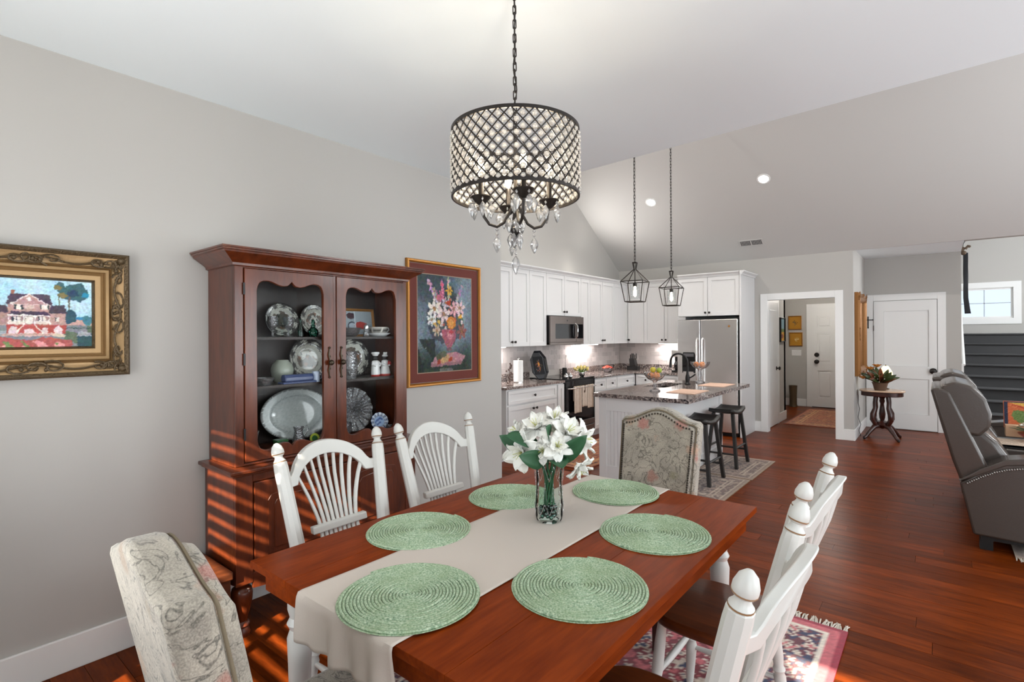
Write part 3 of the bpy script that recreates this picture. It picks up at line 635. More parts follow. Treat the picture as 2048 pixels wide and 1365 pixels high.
for y0, y1 in ((1.205, 1.65), (1.715, 2.16)):
    dr = MB().box(LX-.012, LX+.006, y0, y1, .325, .77).build('lower_door', M_hutch, hu, bev=.003)
    a0, a1 = y0+.065, y1-.065; arch = [(a0, .39), (a1, .39), (a1, .665)]+[(a1-(a1-a0)*t, .69+.022*math.sin(PI*t)) for t in (.06, .14, .25, .4, .5, .6, .75, .86, .94)]+[(a0, .665)]
    MB().prism(arch, LX+.004, LX+.011, 'yz').build('raised_panel', M_hutch, dr, bev=.006)
    q = [((u-(a0+a1)/2)*.8+(a0+a1)/2, (v-.54)*.82+.54) for u, v in arch]; MB().prism(q, LX+.008, LX+.017, 'yz').build('panel_field', M_hutch, dr, bev=.005)
    hy = y1-.03 if y0 < 1.5 else y0+.03
    m = MB().tube([(LX+.008, hy, .50), (LX+.012, hy+.006, .54), (LX+.012, hy-.006, .58), (LX+.008, hy, .62)], [.004, .008, .008, .004], 6); m.ball((LX+.024, hy, .56), .014, 8, 6)
    m.tube([(LX+.012, hy-.02, .57), (LX+.026, hy-.018, .535), (LX+.028, hy, .525), (LX+.026, hy+.018, .535), (LX+.012, hy+.02, .57)], .0035, 6); m.build('pull', MATS['antique_brass_dark'], dr, 50)
fp = [(.045, .29), (.05, .282), (.05, .27), (.03, .262), (.028, .252), (.045, .24), (.052, .215), (.05, .18), (.042, .14), (.03, .10), (.026, .075), (.036, .066), (.038, .055), (.03, .045), (.036, .03), (.04, .015), (.036, 0)]
for x_, y_ in ((LX-.055, LY0+.05), (LX-.055, LY1-.05), (.07, LY0+.05), (.07, LY1-.05)): MB().lathe(fp[::-1], 20, (x_, y_, 0)).build('foot', M_hutch, hu, 40)

# ---- crockery in the hutch
def plate_cv(kind, seed, n=49):
    c = Cv(n, n, (206, 206, 196)); rr = np.hypot(c.X-.5, c.Y-.5)*2; th = np.arctan2(c.Y-.5, c.X-.5)
    if kind == 'transfer':
        c.put((rr > .72) & (np.sin(th*9+seed)+np.sin(rr*50+th*5) > -.3), (58, 56, 56), .85); c.put((rr > .95), (60, 58, 58))
        c.put((rr < .55) & (c.nz(14, seed) > -.05), (96, 84, 74), .9); c.put((rr < .52) & (c.nz(20, seed+1) > .25), (140, 104, 84)); c.put((rr < .5) & (c.nz(26, seed+3) > .35), (58, 60, 54))
    elif kind == 'platter':
        c.a[:] = (186, 192, 190); c.put((rr > .95), (110, 110, 108)); c.put((rr > .70) & (rr < .73), (150, 156, 156), .7)
    elif kind == 'delft':
        c.a[:] = (200, 210, 226); c.put((rr > .66) & (np.sin(th*12) > -.2) & (np.sin(rr*40) > -.6), (44, 60, 110)); c.put((rr < .6), (150, 176, 214)); c.put((rr < .5) & (c.nz(14, 6) > .2), (58, 84, 146))
    c.grain(5, seed); return c
def plate(name, label, loc, r, kind, seed, lean=.18, asp=1.0, grp='plates displayed in the hutch', rz=0):
    t = thing(name, label, 'plate', loc, rz, grp); c = plate_cv(kind, seed); n = c.w
    def fn(u, v):
        x, y = 2*u-1, 2*v-1
        # square to disc
        q = max(abs(x), abs(y)); rad = math.hypot(x, y); k = q/rad if rad > 1e-6 else 0; x, y = x*k, y*k; rho = math.hypot(x, y)
        dish = .012*min(1, max(0, (rho-.55)/.2))+.008*max(0, rho-.75)
        return (dish, x*r*asp, y*r+r)
    X = np.array([[2*(i/(n-1))-1, 2*(j/(n-1))-1] for j in range(n) for i in range(n)]); q = np.abs(X).max(1); rd = np.maximum(np.hypot(*X.T), 1e-6); D_ = X*(q/rd)[:, None]
    ii = np.clip(((D_+1)/2*(n-1)).round().astype(int), 0, n-1); cols = c.cols().reshape(n, n, 3)[ii[:, 1], ii[:, 0]]
    o = MB().grid(fn, n, n).xf(R(-lean, 'Y')).build('dish', M_plate, t, 60, cols=cols, thick=.004); return t
def flute(m, k, amp, az=0.0, zmin=-9):
    for i, (x, y, z) in enumerate(m.v):
        a = math.atan2(y, x); r_ = math.hypot(x, y)
        if z >= zmin: f = 1+amp*math.cos(k*a); m.v[i] = (x*f, y*f, z+az*math.cos(k*a)*(r_ > .02))
    return m
S0, S1, S2 = .885, 1.243, 1.503
plate('dinner_plate', 'brown transfer-printed plate on the top hutch shelf behind the goblets', (.095, 1.505, S2+.001), .10, 'transfer', 2)
plate('dinner_plate', 'brown transfer-printed plate on the top hutch shelf behind the green jar', (.095, 1.715, S2+.001), .10, 'transfer', 9)
plate('dinner_plate', 'larger transfer-printed plate on the middle hutch shelf behind the pale jar', (.10, 1.67, S1+.001), .125, 'transfer', 14)
plate('dinner_plate', 'larger transfer-printed plate on the middle hutch shelf behind the crystal jug', (.10, 1.98, S1+.001), .125, 'transfer', 21)
plate('oval_platter', 'big pale oval platter leaning in the bottom of the hutch', (.13, 1.585, S0+.012), .152, 'platter', 4, .22, 1.45)
plate('delft_plate', 'small blue and white plate leaning in the hutch bottom', (.21, 2.10, S0+.002), .058, 'delft', 5, .3, 1, rz=-.3)
t = thing('crystal_plate', 'round cut-glass plate leaning in the hutch bottom right', 'plate', (.11, 1.955, S0+.002), 0, 'plates displayed in the hutch')
flute(MB().lathe([(.001, 0), (.035, .001), (.07, .002), (.10, .008), (.14, .02), (.143, .022), (.14, .026), (.10, .014), (.07, .008), (.035, .007), (.001, .006)], 96), 16, .0, .005).xf(T(0, 0, .143) @ R(-.2, 'Y') @ R(PI/2, 'Y')).build('dish', M_cry, t, 40)
def goblet(label, loc, s=1.0, mat=None, name='crystal_goblet'):
    t = thing(name, label, 'glass', loc, 0, 'crystal in the hutch')
    MB().lathe([(.028*s, 0), (.03*s, .004), (.006*s, .01), (.005*s, .035*s), (.012*s, .045*s), (.026*s, .06*s), (.03*s, .085*s), (.026*s, .115*s), (.024*s, .115*s), (.027*s, .085*s), (.02*s, .06*s), (.001, .052*s)], 20).build('goblet', mat or M_cry, t, 40)
goblet('left crystal goblet on the top hutch shelf', (.22, 1.385, S2)); goblet('right crystal goblet on the top hutch shelf', (.22, 1.475, S2)); goblet('tall clear flute between the two goblets on the top hutch shelf', (.24, 1.43, S2), 1.1, M_vase, 'glass_flute')
def lathe_thing(name, label, cat, loc, prof, mat, part, n=20, grp=None, smooth=40):
    t = thing(name, label, cat, loc, 0, grp); MB().lathe(prof, n).build(part, mat, t, smooth); return t
M_grglass = thin_glass('green_glass', (.25, .55, .45), .3)
t = lathe_thing('green_bottle', 'slim green glass bottle on the top hutch shelf', 'bottle', (.24, 1.535, S2), [(.016, 0), (.017, .01), (.017, .05), (.008, .075), (.007, .10), (.009, .103)], M_grglass, 'body')
t = lathe_thing('green_jar', 'round green glass jar with stopper on the top hutch shelf', 'jar', (.22, 1.625, S2), [(.02, 0), (.03, .015), (.028, .04), (.012, .058), (.012, .068), (.018, .07)], M_grglass, 'body')
MB().lathe([(.008, .07), (.012, .085), (.006, .10), (.001, .104)], 12).build('stopper', M_grglass, t, 40)
t = thing('small_framed_picture', 'small still-life picture in a gold frame on the hutch shelf', 'picture', (.11, 2.005, S2))
c = Cv(60, 44, (150, 160, 166)); c.ell(.3, .8, .13, .14, (60, 36, 44), rag=.4); c.ell(.32, .35, .14, .22, (60, 64, 74)); c.ell(.33, .38, .11, .12, (170, 180, 190)); c.ell(.62, .4, .2, .16, (170, 52, 46), rag=.7); c.ell(.3, .1, .25, .1, (120, 130, 80), rag=.4); c.rect(.42, .45, .3, 1, (190, 200, 206)); c.grain(8)
M_ = T(0, 0, .0) @ R(-.15, 'Y'); MB().grid(lambda u, v: M_ @ Vector((.006, -.115+.23*u, .012+.156*v)), 60, 44).build('picture', M_print, t, cols=c.cols())
molding(.13, .092, [(0, 0), (0, .016), (.008, .018), (.016, .008)]).xf(M_ @ T(0, 0, .092)).build('frame', M_goldb, t, 30); MB().box(-.004, .004, -.115, .115, .01, .17).xf(M_).build('backing', M_hutchd, t)
lathe_thing('crystal_bowl', 'cut crystal bowl on the top hutch shelf before the gold frame', 'bowl', (.24, 1.855, S2), [(.035, 0), (.05, .01), (.07, .05), (.074, .055), (.07, .056), (.045, .012), (.001, .01)], M_cry, 'bowl', 28, 'crystal in the hutch')
t = lathe_thing('salt_shaker', 'clear glass shaker beside the teacup in the hutch', 'shaker', (.25, 1.97, S2), [(.018, 0), (.02, .005), (.016, .03), (.015, .05)], M_cry, 'body', 12); MB().lathe([(.015, .05), (.016, .055), (.014, .07), (.001, .076)], 14).build('cap', M_chrome, t, 40)
t = thing('teacup', 'black and white patterned teacup with saucer in the hutch', 'teacup', (.21, 2.09, S2))
MB().lathe([(.04, 0), (.05, .004), (.078, .02), (.08, .023), (.05, .01), (.001, .008)], 28).build('saucer', M_white, t, 40)
prof = [(.03, .012), (.04, .018), (.056, .04), (.062, .062), (.06, .062), (.052, .04), (.001, .02)]; m = MB().lathe(prof, 32)
cols = np.array([lin((60, 56, 54)) if (math.sin(math.atan2(v[1], v[0])*6)*math.sin(v[2]*160) > -.1 and math.hypot(v[0], v[1]) > .045 and .024 < v[2] < .055) else lin((224, 220, 212)) for v in m.v]); m.build('cup', M_plate, t, 40, cols=cols)
MB().tube([(0, .056, .055), (0, .08, .058), (0, .086, .045), (0, .072, .03), (0, .05, .03)], .0045, 8).build('handle', M_white, t, 40)
lathe_thing('crystal_candlestick', 'cut crystal candlestick at the left of the middle hutch shelf', 'candlestick', (.22, 1.275, S1), [(.035, 0), (.036, .008), (.012, .02), (.018, .04), (.010, .06), (.020, .08), (.012, .10), (.022, .12), (.02, .125)], M_cry, 'stem', 16, 'crystal in the hutch')
lathe_thing('crystal_dish', 'small cut-glass dish on the middle hutch shelf', 'bowl', (.25, 1.325, S1), [(.03, 0), (.034, .006), (.05, .04), (.048, .042), (.03, .01), (.001, .008)], M_cry, 'bowl', 24, 'crystal in the hutch')
M_celadon = simple('celadon_glaze', lin((150, 156, 144)), .2)
t = lathe_thing('celadon_jar', 'pale grey-green round jar on the middle hutch shelf', 'jar', (.165, 1.465, S1), [(.035, 0), (.04, .006), (.056, .04), (.062, .075), (.054, .105), (.036, .122), (.034, .13), (.03, .128), (.03, .12)], M_celadon, 'body', 28)
t = thing('butter_dish', 'blue glazed covered butter dish on the middle hutch shelf', 'butter dish', (.262, 1.505, S1)); M_blueg = simple('blue_glaze', lin((56, 70, 110)), .2)
MB().box(-.034, .034, -.10, .10, 0, .012).build('base', M_blueg, t, bev=.005); MB().prism([(-.028, .012), (.028, .012), (.028, .035), (.018, .052), (-.018, .052), (-.028, .035)], -.085, .085, 'xz').build('cover', M_blueg, t, bev=.008)
t = lathe_thing('blue_white_mug', 'little blue and white china mug on the middle hutch shelf', 'mug', (.26, 1.618, S1), [(.022, 0), (.022, .06), (.02, .06), (.02, .01), (.001, .01)], simple('bluewhite_glaze', lin((186, 198, 220)), .2), 'body'); MB().tube([(0, .02, .05), (0, .036, .045), (0, .036, .02), (0, .02, .015)], .004, 6).build('handle', MATS['bluewhite_glaze'], t, 40)
t = lathe_thing('crystal_jug', 'tall cut crystal water jug on the middle hutch shelf', 'jug', (.22, 1.865, S1), [(.04, 0), (.042, .01), (.05, .06), (.048, .12), (.042, .15), (.05, .17), (.047, .17), (.04, .15), (.044, .06), (.001, .012)], M_cry, 'body', 24, 'crystal in the hutch'); MB().tube([(0, .045, .15), (0, .08, .15), (0, .085, .10), (0, .05, .06)], .007, 8).build('handle', M_cry, t, 40)
def figurine(label, loc, woman):
    t = thing('cook_figurine', label, 'figurine', loc, 0, 'pair of cook figurines'); M_r = simple('red_glaze', lin((176, 40, 34)), .25); M_d = simple('dark_glaze', lin((34, 26, 24)), .25)
    if woman: MB().lathe([(.036, .014), (.034, .03), (.026, .06), (.02, .072), (.024, .084), (.02, .10), (.012, .106)], 20).build('apron', M_white, t, 40)
    else: MB().lathe([(.029, .012), (.028, .03), (.026, .07), (.026, .085), (.02, .10), (.012, .105)], 20).build('apron', M_white, t, 40)
    MB().lathe([(.036 if woman else .029, 0), (.037 if woman else .03, .004), (.036 if woman else .0295, .014 if woman else .012)], 20).build('hem', M_r, t, 40)
    MB().ball((0, 0, .122), .019, 14, 10).build('head', M_d, t, 60)
    if woman:
        MB().lathe([(.017, .126), (.02, .133), (.012, .143), (.001, .145)], 14).ball((.004, -.008, .15), .008, 8, 6).ball((.004, .008, .15), .008, 8, 6).build('headscarf', M_white, t, 60); MB().ball((.014, .022, .082), .017, 10, 8).build('bundle', M_r, t, 60)
    else: MB().lathe([(.017, .134), (.018, .14), (.027, .148), (.026, .158), (.001, .162)], 16).build('chef_hat', M_white, t, 60)
    for s in (-1, 1): MB().tube([(0, s*.018, .095), (.012, s*.03, .078), (.026, s*.014, .07)], [.009, .009, .007], 8).build('arm', M_white, t, 60)
figurine('china cook figurine in a white chef hat in the hutch', (.2, 2.075, S1), False); figurine('china cook figurine with headscarf and red bundle in the hutch', (.2, 2.15, S1), True)
t = lathe_thing('crystal_creamer', 'small cut-glass creamer standing before the oval platter', 'jug', (.25, 1.515, S0), [(.03, 0), (.032, .008), (.036, .03), (.026, .065), (.022, .085), (.03, .11), (.028, .11), (.02, .085), (.024, .06), (.001, .01)], M_cry, 'body', 20, 'crystal in the hutch'); MB().tube([(0, .024, .1), (0, .05, .11), (0, .055, .08), (0, .03, .05)], .004, 6).build('handle', M_cry, t, 40)
t = thing('green_box', 'small green glass box in the hutch bottom left', 'box', (.25, 1.41, S0)); M_grn = simple('green_enamel', lin((52, 92, 56)), .2)
MB().box(-.025, .025, -.03, .03, 0, .04).build('base', M_grn, t, bev=.003); MB().box(-.027, .027, -.032, .032, .04, .055).build('lid', M_grn, t, bev=.003)
t = thing('yellow_dish', 'tiny round yellow-green dish in the hutch bottom', 'plate', (.26, 1.605, S0)); c_ = T(0, 0, .03) @ R(-.25, 'Y') @ R(PI/2, 'Y')
MB().lathe([(.001, 0), (.02, .001), (.03, .005), (.03, .008), (.001, .004)], 24).xf(c_).build('rim', simple('yellowgreen', lin((168, 178, 70)), .25), t, 40); MB().lathe([(.001, .0045), (.018, .006), (.017, .008), (.001, .007)], 20).xf(c_).build('center', M_grn, t, 40)
t = lathe_thing('cut_glass_vase', 'squat cut-glass vase in front of the crystal plate', 'vase', (.24, 1.80, S0), [(.04, 0), (.045, .01), (.055, .05), (.06, .09), (.056, .09), (.045, .03), (.001, .012)], M_cry, 'body', 24, 'crystal in the hutch')
lathe_thing('crystal_vase', 'dark-veined crystal vase in the hutch bottom left corner', 'vase', (.24, 1.262, S0), [(.03, 0), (.03, .02), (.02, .05), (.035, .12), (.033, .12), (.02, .06), (.001, .02)], M_cry, 'body', 16, 'crystal in the hutch')
lathe_thing('glass_votive', 'tiny clear glass votive in the hutch bottom right', 'glass', (.27, 2.13, S0), [(.018, 0), (.022, .04), (.02, .04), (.016, .008), (.001, .008)], M_cry, 'cup', 14)

# chest between wall and hutch
ch = thing('wooden_chest', 'small brown wooden chest between wall and hutch', 'chest', (0, 0, 0))
MB().box(.03, .40, .845, 1.085, .0, .33).build('body', M_chestw, ch, bev=.004); MB().box(.025, .415, .835, 1.092, .33, .368).build('lid', M_chestw, ch, bev=.006)
MB().lathe([(.001, 0), (.012, .002), (.014, .006), (.001, .012)], 12, M=T(.40, .96, .26) @ R(PI/2, 'Y')).build('latch', M_goldd, ch, 40)
# ================================================================ rugs
def rug_cols(w, h, res, pal, seed, border=.22, kind='persian'):
    nu, nv = int(w/res)+1, int(h/res)+1; x = np.linspace(-w/2, w/2, nu); y = np.linspace(-h/2, h/2, nv); X, Y = np.meshgrid(x, y)
    d = np.minimum(w/2-abs(X), h/2-abs(Y)); r = np.random.default_rng(seed); ph = r.uniform(0, 6, 8)
    scl = 1 if w > 1 else .7
    def motif(k, X, Y): k = k*scl; return (np.sin(k*X+2*np.sin(k*.37*Y+ph[0]))*np.cos(k*.9*Y+1.7*np.sin(k*.41*X))+.6*np.sin(k*2.3*X+ph[1])*np.sin(k*2.1*Y+ph[2])+.5*np.cos(k*.5*np.hypot(X, Y)))
    P = [np.array(lin(p)) for p in pal]; A = np.zeros(X.shape+(3,)); AX, AY = abs(X), abs(Y)
    mf = motif(42, AX, AY); A[:] = P[0]; A[mf > .55] = P[1]; A[mf > 1.05] = P[2]; A[mf < -.6] = P[3]; A[(mf > -.08) & (mf < .06)] = P[4]
    b = d < border; mb = motif(60, np.where(w/2-AX < h/2-AY, AY, AX), d*1.3); B = np.zeros_like(A); B[:] = P[5]; B[mb > .35] = P[1]; B[mb > .95] = P[3]; B[mb < -.55] = P[2]; B[(mb > -.1) & (mb < .04)] = P[4]
    A[b] = B[b]
    for lo, hi, p in ((border, border+.018, 4), (border*.80, border*.80+.012, 4), (border*.25, border*.25+.014, 4), (border*.1, border*.25, 3), (0, border*.10, 6)): A[(d >= lo) & (d < hi)] = P[p]
    A *= (1+r.normal(0, .12, X.shape))[..., None]
    return nu, nv, np.clip(A, 0, 1).reshape(-1, 3)
def rug(name, label, cx, cy, w, h, pal, seed, res=.012, border=.22, fringe=None, rz=0, th=.008, z=0, fw=.07):
    t = thing(name, label, 'rug', (cx, cy, z), rz, None); nu, nv, A = rug_cols(w, h, res, pal, seed, border)
    MB().grid(lambda u, v: (-w/2+w*u, -h/2+h*v, th), nu, nv).build('pile', M_rug, t, cols=A)
    MB().box(-w/2, w/2, -h/2, h/2, .0, th-.001).build('backing', simple('rug_edge_'+name+str(seed), lin(pal[6]), .95), t)
    if fringe:
        for s in fringe:
            m = MB(); n = int(w/.008)
            for i in range(n):
                x = -w/2+w*(i+.5)/n+random.uniform(-.004, .004); e = random.uniform(-.02, .02); L = fw*random.uniform(.8, 1.1)
                m.tube([(x, s*(h/2-.004), th*.6), (x+e*.4, s*(h/2+L*.5), .009), (x+e, s*(h/2+L), .003)], [.0042, .004, .003], 4)
            o = m.build('fringe', simple('fringe_yarn', lin((196, 188, 176)), .95), t); o['kind'] = 'stuff'
    return t
PERS = [(126, 40, 52), (206, 190, 176), (40, 48, 84), (196, 96, 104), (226, 214, 200), (104, 42, 54), (150, 24, 52)]
TAUPE = [(70, 46, 42), (158, 138, 120), (100, 74, 64), (130, 106, 92), (176, 156, 136), (84, 58, 52), (150, 126, 104)]
RUST = [(140, 66, 40), (186, 130, 84), (84, 36, 26), (170, 96, 60), (206, 160, 104), (150, 72, 44), (120, 52, 34)]
rug('persian_rug', 'red and blue fringed oriental rug under the dining table', 1.85, 1.78, 1.70, 2.60, PERS, 3, .011, .30, (1, -1))
rug('runner_rug', 'brown patterned mat under the nearer bar stool', 1.265, 5.22, .59, .92, TAUPE, 5, .012, .16)
rug('runner_rug', 'brown patterned mat under the farther bar stool', 1.27, 6.20, .60, 1.0, TAUPE, 8, .012, .16, z=0)
rug('kitchen_runner', 'rust patterned runner between range and island', -.38, 6.1, .78, 2.2, RUST, 11, .015, .14)
rug('door_mat_rug', 'rust bordered rug by the hall entry door', 1.52, 10.75, .95, 2.2, RUST, 13, .016, .2)
rug('living_rug', 'beige fringed rug edge under the grey loveseat', 4.25, 5.75, 1.60, 1.9, TAUPE, 15, .02, .2, (-1,), fw=.06)

# ================================================================ dining table and what is on it
TX0, TX1, TY0, TY1, TZ = 1.272, 2.445, .79, 2.412, .755
tb = thing('dining_table', 'rectangular brown wooden dining table with white legs', 'table', ((TX0+TX1)/2, (TY0+TY1)/2, 0)); hx, hy = (TX1-TX0)/2, (TY1-TY0)/2
for i in range(5):
    x0 = -hx+2*hx*i/5; MB().box(x0+.0004, x0+2*hx/5-.0004, -hy, hy, TZ-.024, TZ).build('top_board', M_table, tb, bev=.0012)
m = MB().box(-hx+.035, hx-.035, -hy+.035, -hy+.057, TZ-.10, TZ-.024).box(-hx+.035, hx-.035, hy-.057, hy-.035, TZ-.10, TZ-.024).box(-hx+.035, -hx+.057, -hy+.057, hy-.057, TZ-.10, TZ-.024).box(hx-.057, hx-.035, -hy+.057, hy-.057, TZ-.10, TZ-.024)
m.build('apron', M_table, tb)
lp = [(.024, .0095), (.027, .03), (.021, .05), (.027, .07), (.027, .09), (.032, .2), (.037, .42), (.040, .5), (.030, .53), (.040, .55), (.030, .57), (.038, .6), (.038, .73)]
for sx in (-1, 1):
    for sy in (-1, 1): MB().lathe(lp, 20, (sx*(hx-.125), sy*(hy-.105), 0)).build('leg', M_cream, tb, 40)
# runner
rx0, rx1 = 1.610, 2.045
def runner(u, v):
    # v along the length: drop at near end, top, drop at far end
    s = v*1.80-.145; wob = .004*math.sin(u*9+v*5)
    x = rx0+(rx1-rx0)*u+.012*(v-.5)
    L = TY1-TY0
    e = .006
    if s < 0: k = -s; y = TY0-e-.010*math.sin(min(1, k/.03)*PI/2)-.008*(math.sin(u*17)+math.sin(u*29+1))*min(1, k/.12); z = TZ+.003-max(0, k-.008); x += .012*(u-.5)*k/.2
    elif s > L: k = s-L; y = TY1+e+.01*math.sin(min(1, k/.03)*PI/2)+.004*math.sin(u*17)*min(1, k/.1); z = TZ+.003-max(0, k-.008)
    else: y = TY0+s; z = TZ+.0032+.0008*math.sin(u*7+v*23)
    return (x, y, z)
tag(MB().grid(runner, 40, 160).build('table_runner', M_linen, None, 60, thick=.002), 'beige linen runner down the middle of the dining table', 'table runner')
# placemats
M_mat = NT('green_braid'); v = M_mat.coord(); wv = M_mat.new('ShaderNodeTexNoise', Scale=170, Detail=3); M_mat.link(v, wv.inputs['Vector'])
cc = M_mat.ramp(wv.outputs['Fac'], [(.3, lin((108, 138, 108))), (.5, lin((168, 192, 162))), (.72, lin((214, 226, 202)))])
cc = M_mat.mix(M_mat.ramp(M_mat.noise(v, 14, 3), [(.35, (0, 0, 0)), (.65, (.45, .45, .45))]), cc, lin((146, 168, 128)))
M_mat.link(cc, M_mat.b.inputs['Base Color']); M_mat.b.inputs['Roughness'].default_value = .85; M_mat.bump(wv.outputs['Fac'], .6, .002); M_mat = M_mat.m
def mat_mesh(Rm=.203, turns=21):
    m = MB(); pts = []; n = 44; pitch = Rm/turns; m.lathe([(Rm-.002, 0), (Rm-.002, .0012), (.001, .0013)], 48)
    tot = turns*n
    for i in range(tot+1):
        a = 2*PI*i/n; r_ = pitch*i/n; r_ = max(.002, r_-pitch*.5); pts.append((r_*math.cos(a)*(1+.004*math.sin(3*a)), r_*math.sin(a), .0042+.0006*math.sin(i*.37)))
    rr = [pitch*(.43+.05*math.sin(i*.071))+.0003*math.sin(i*1.3) for i in range(tot+1)]
    m.tube(pts, rr, 6, flat=.85); return m
mm = mat_mesh(); mp0 = None
ms = [((1.885, .962), .203, 'green braided round placemat at the near end on the runner'), ((2.228, 1.318), .203, 'largest-looking green placemat by the nearer right chair'), ((1.508, 1.32), .200, 'green round placemat before the chair nearest the hutch'),
      ((2.223, 1.853), .206, 'green round placemat at the right far side of the table'), ((1.52, 1.862), .198, 'green round placemat behind the flower vase on the left'), ((1.872, 2.21), .203, 'green round placemat before the upholstered far chair')]
for i, ((x, y), r_, lb) in enumerate(ms):
    z = TZ+(.006 if i in (0, 5) else .0012)
    if mp0 is None: o = mp0 = mm.build('round_placemat', M_mat, None, 60)
    else: o = inst(mp0, None)
    o.location = (x, y, z); o.scale = (r_/.203,)*2+(1,); o.rotation_euler = (0, 0, random.uniform(0, 6)); tag(o, lb, 'placemat', 'green round placemats')
# vase of white lilies
VX, VY = 1.842, 1.712
vs_ = thing('glass_vase', 'clear cut-glass vase standing on the table runner', 'vase', (VX, VY, TZ+.005))
vp = [(.044, 0), (.049, .006), (.052, .02), (.053, .05), (.050, .09), (.047, .13), (.050, .17), (.057, .205)]; vs_.scale = (1.06, 1.06, 1.2)
MB().lathe(vp+[(r_-.003, z) for r_, z in vp[::-1]][:-1]+[(.03, .012), (.001, .01)], 40).build('body', M_vase, vs_, 50)
m = MB()
for k in range(10):
    a = k*2*PI/10
    for s in (-1, 1):
        m.tube([(1.01*(.0555-.004*abs(t-.5))*math.cos(a+s*.31*t), 1.01*(.0555-.004*abs(t-.5))*math.sin(a+s*.31*t), .19-.05*t) for t in np.linspace(0, 1, 6)], .0009, 4)
        m.tube([(1.01*.0535*math.cos(a+s*.31*t), 1.01*.0535*math.sin(a+s*.31*t), .065-.035*t) for t in np.linspace(0, 1, 6)], .0009, 4)
        m.tube([(.0505*math.cos(a+s*.12*t), .0505*math.sin(a+s*.12*t), .135-.06*t) for t in np.linspace(0, 1, 5)], .0009, 4)
m.build('cut_pattern', M_cry, vs_, 60)
m = MB()
for k in range(46):
    a, q = random.uniform(0, 6.28), random.uniform(0, .037); m.ball((q*math.cos(a), q*math.sin(a), random.uniform(.014, .048)), .0085, 7, 5)
o = m.build('glass_pebbles', thin_glass('pebble_glass', (.30, .62, .52), .5), vs_, 60); o['kind'] = 'stuff'
fl_ = thing('flower_bouquet', 'bunch of white silk lilies with dark green leaves in the vase', 'flowers', (VX, VY, TZ+.02)); fl_.scale = (1.24,)*3
def petal(L, W, curl, cup=.25):
    def fn(u, v):
        wd = W*math.sin(PI*min(1, .08+v*.92))**.75*(1-.15*v); x = (u-.5)*wd*2; return (x, v*L*math.cos(curl*v*.6), L*(.35*v-curl*.55*v*v)+cup*abs(u-.5)**1.5*wd*2+.004*math.sin(u*9+v*7))
    return fn
def lily(loc, dirv, s, nm=6):
    m = MB(); q = Vector(dirv).normalized().to_track_quat('Z', 'Y').to_matrix().to_4x4(); M0 = T(*loc) @ q
    for k in range(nm):
        st_ = len(m.v); m.grid(petal(.060*s, .019*s, .55+.3*random.random()), 6, 8); m.xf(M0 @ R(k*2*PI/nm+random.uniform(-.15, .15)) @ T(0, .004, 0) @ R(random.uniform(.0, .25), 'X'), st_)
    for k in range(nm-1):
        st_ = len(m.v); m.grid(petal(.045*s, .014*s, .15), 5, 7); m.xf(M0 @ R((k+.5)*2*PI/(nm-1)) @ T(0, .002, .004) @ R(.55, 'X'), st_)
    o = m.build('lily', M_petal, fl_, 60, thick=.0008)
    mb = MB()
    for k in range(5):
        a = k*1.25; st_ = len(mb.v); mb.tube([(0, 0, 0), (.005*math.cos(a), .005*math.sin(a), .02*s), (.010*math.cos(a), .010*math.sin(a), .034*s)], .001, 4); mb.xf(M0, st_)
    mb.build('stamen', simple('stamen_yellow', lin((196, 200, 120)), .6), o)
rv = Vector((math.cos(YAW), math.sin(YAW), 0)); fv = Vector((-math.sin(YAW), math.cos(YAW), 0))
def V3(r_, f_, z): return tuple(rv*r_+fv*f_+Vector((0, 0, z)))
for (r_, f_, z), (dr, df, dz), s in [((-.085, -.02, .215), (-.5, -.75, -.15), 1.35), ((-.035, .0, .285), (-.35, -.45, .7), 1.2), ((.02, .02, .30), (.15, -.35, .9), 1.2), ((.055, -.02, .275), (.45, -.6, .55), 1.15), ((.10, .0, .245), (.9, -.35, .1), 1.25), ((.02, -.07, .24), (.1, -.9, .45), .95), ((-.09, .04, .26), (-.8, -.1, .5), 1.1), ((.09, -.04, .175), (.6, -.5, -.8), .95), ((-.02, .07, .27), (-.1, .7, .7), 1.1), ((.06, .07, .26), (.5, .6, .6), 1.1), ((-.02, -.055, .225), (-.3, -.8, .2), .8)]:
    lily(V3(r_, f_, z), tuple(rv*dr+fv*df+Vector((0, 0, dz))), s)
def leaf_obj(parent, loc, dirv, L, W, mat, name='leaf', roll=0.0, face=None):
    q = Vector(dirv).normalized().to_track_quat('Y', 'Z').to_matrix().to_4x4()
    if face:
        yy = Vector(dirv).normalized(); xx = yy.cross(Vector(face)).normalized(); zz = xx.cross(yy); q = Matrix((xx, yy, zz)).transposed().to_4x4()
    def fn(u, v): wd = W*1.75*(.03+v)**.55*(1.001-v)**.8; return ((u-.5)*2*wd, L*v, .35*abs(u-.5)*wd+.12*L*math.sin(v*2.6)*.5)
    return MB().grid(fn, 5, 9).xf(T(*loc) @ q @ R(roll, 'Y')).build(name, mat, parent, 60, thick=.001)
for (r_, f_, z), (dr, df, dz), L in [((-.05, 0, .20), (-.75, -.1, .45), .10), ((.02, -.05, .19), (.55, -.25, .55), .105), ((-.02, -.05, .19), (-.6, -.5, .25), .085), ((.04, .03, .20), (.7, .5, .3), .10), ((-.04, .05, .2), (-.4, .8, .3), .1), ((.02, -.055, .20), (.1, -.8, -.1), .07), ((-.06, -.02, .24), (-.7, -.5, .3), .08), ((.0, -.03, .26), (-.2, -.7, .5), .06)]:
    leaf_obj(fl_, V3(r_, f_, z), tuple(rv*dr+fv*df+Vector((0, 0, dz))), L*1.3, .04, M_green, roll=random.uniform(-.5, .5), face=tuple(-fv+Vector((0, 0, .5))))
m = MB()
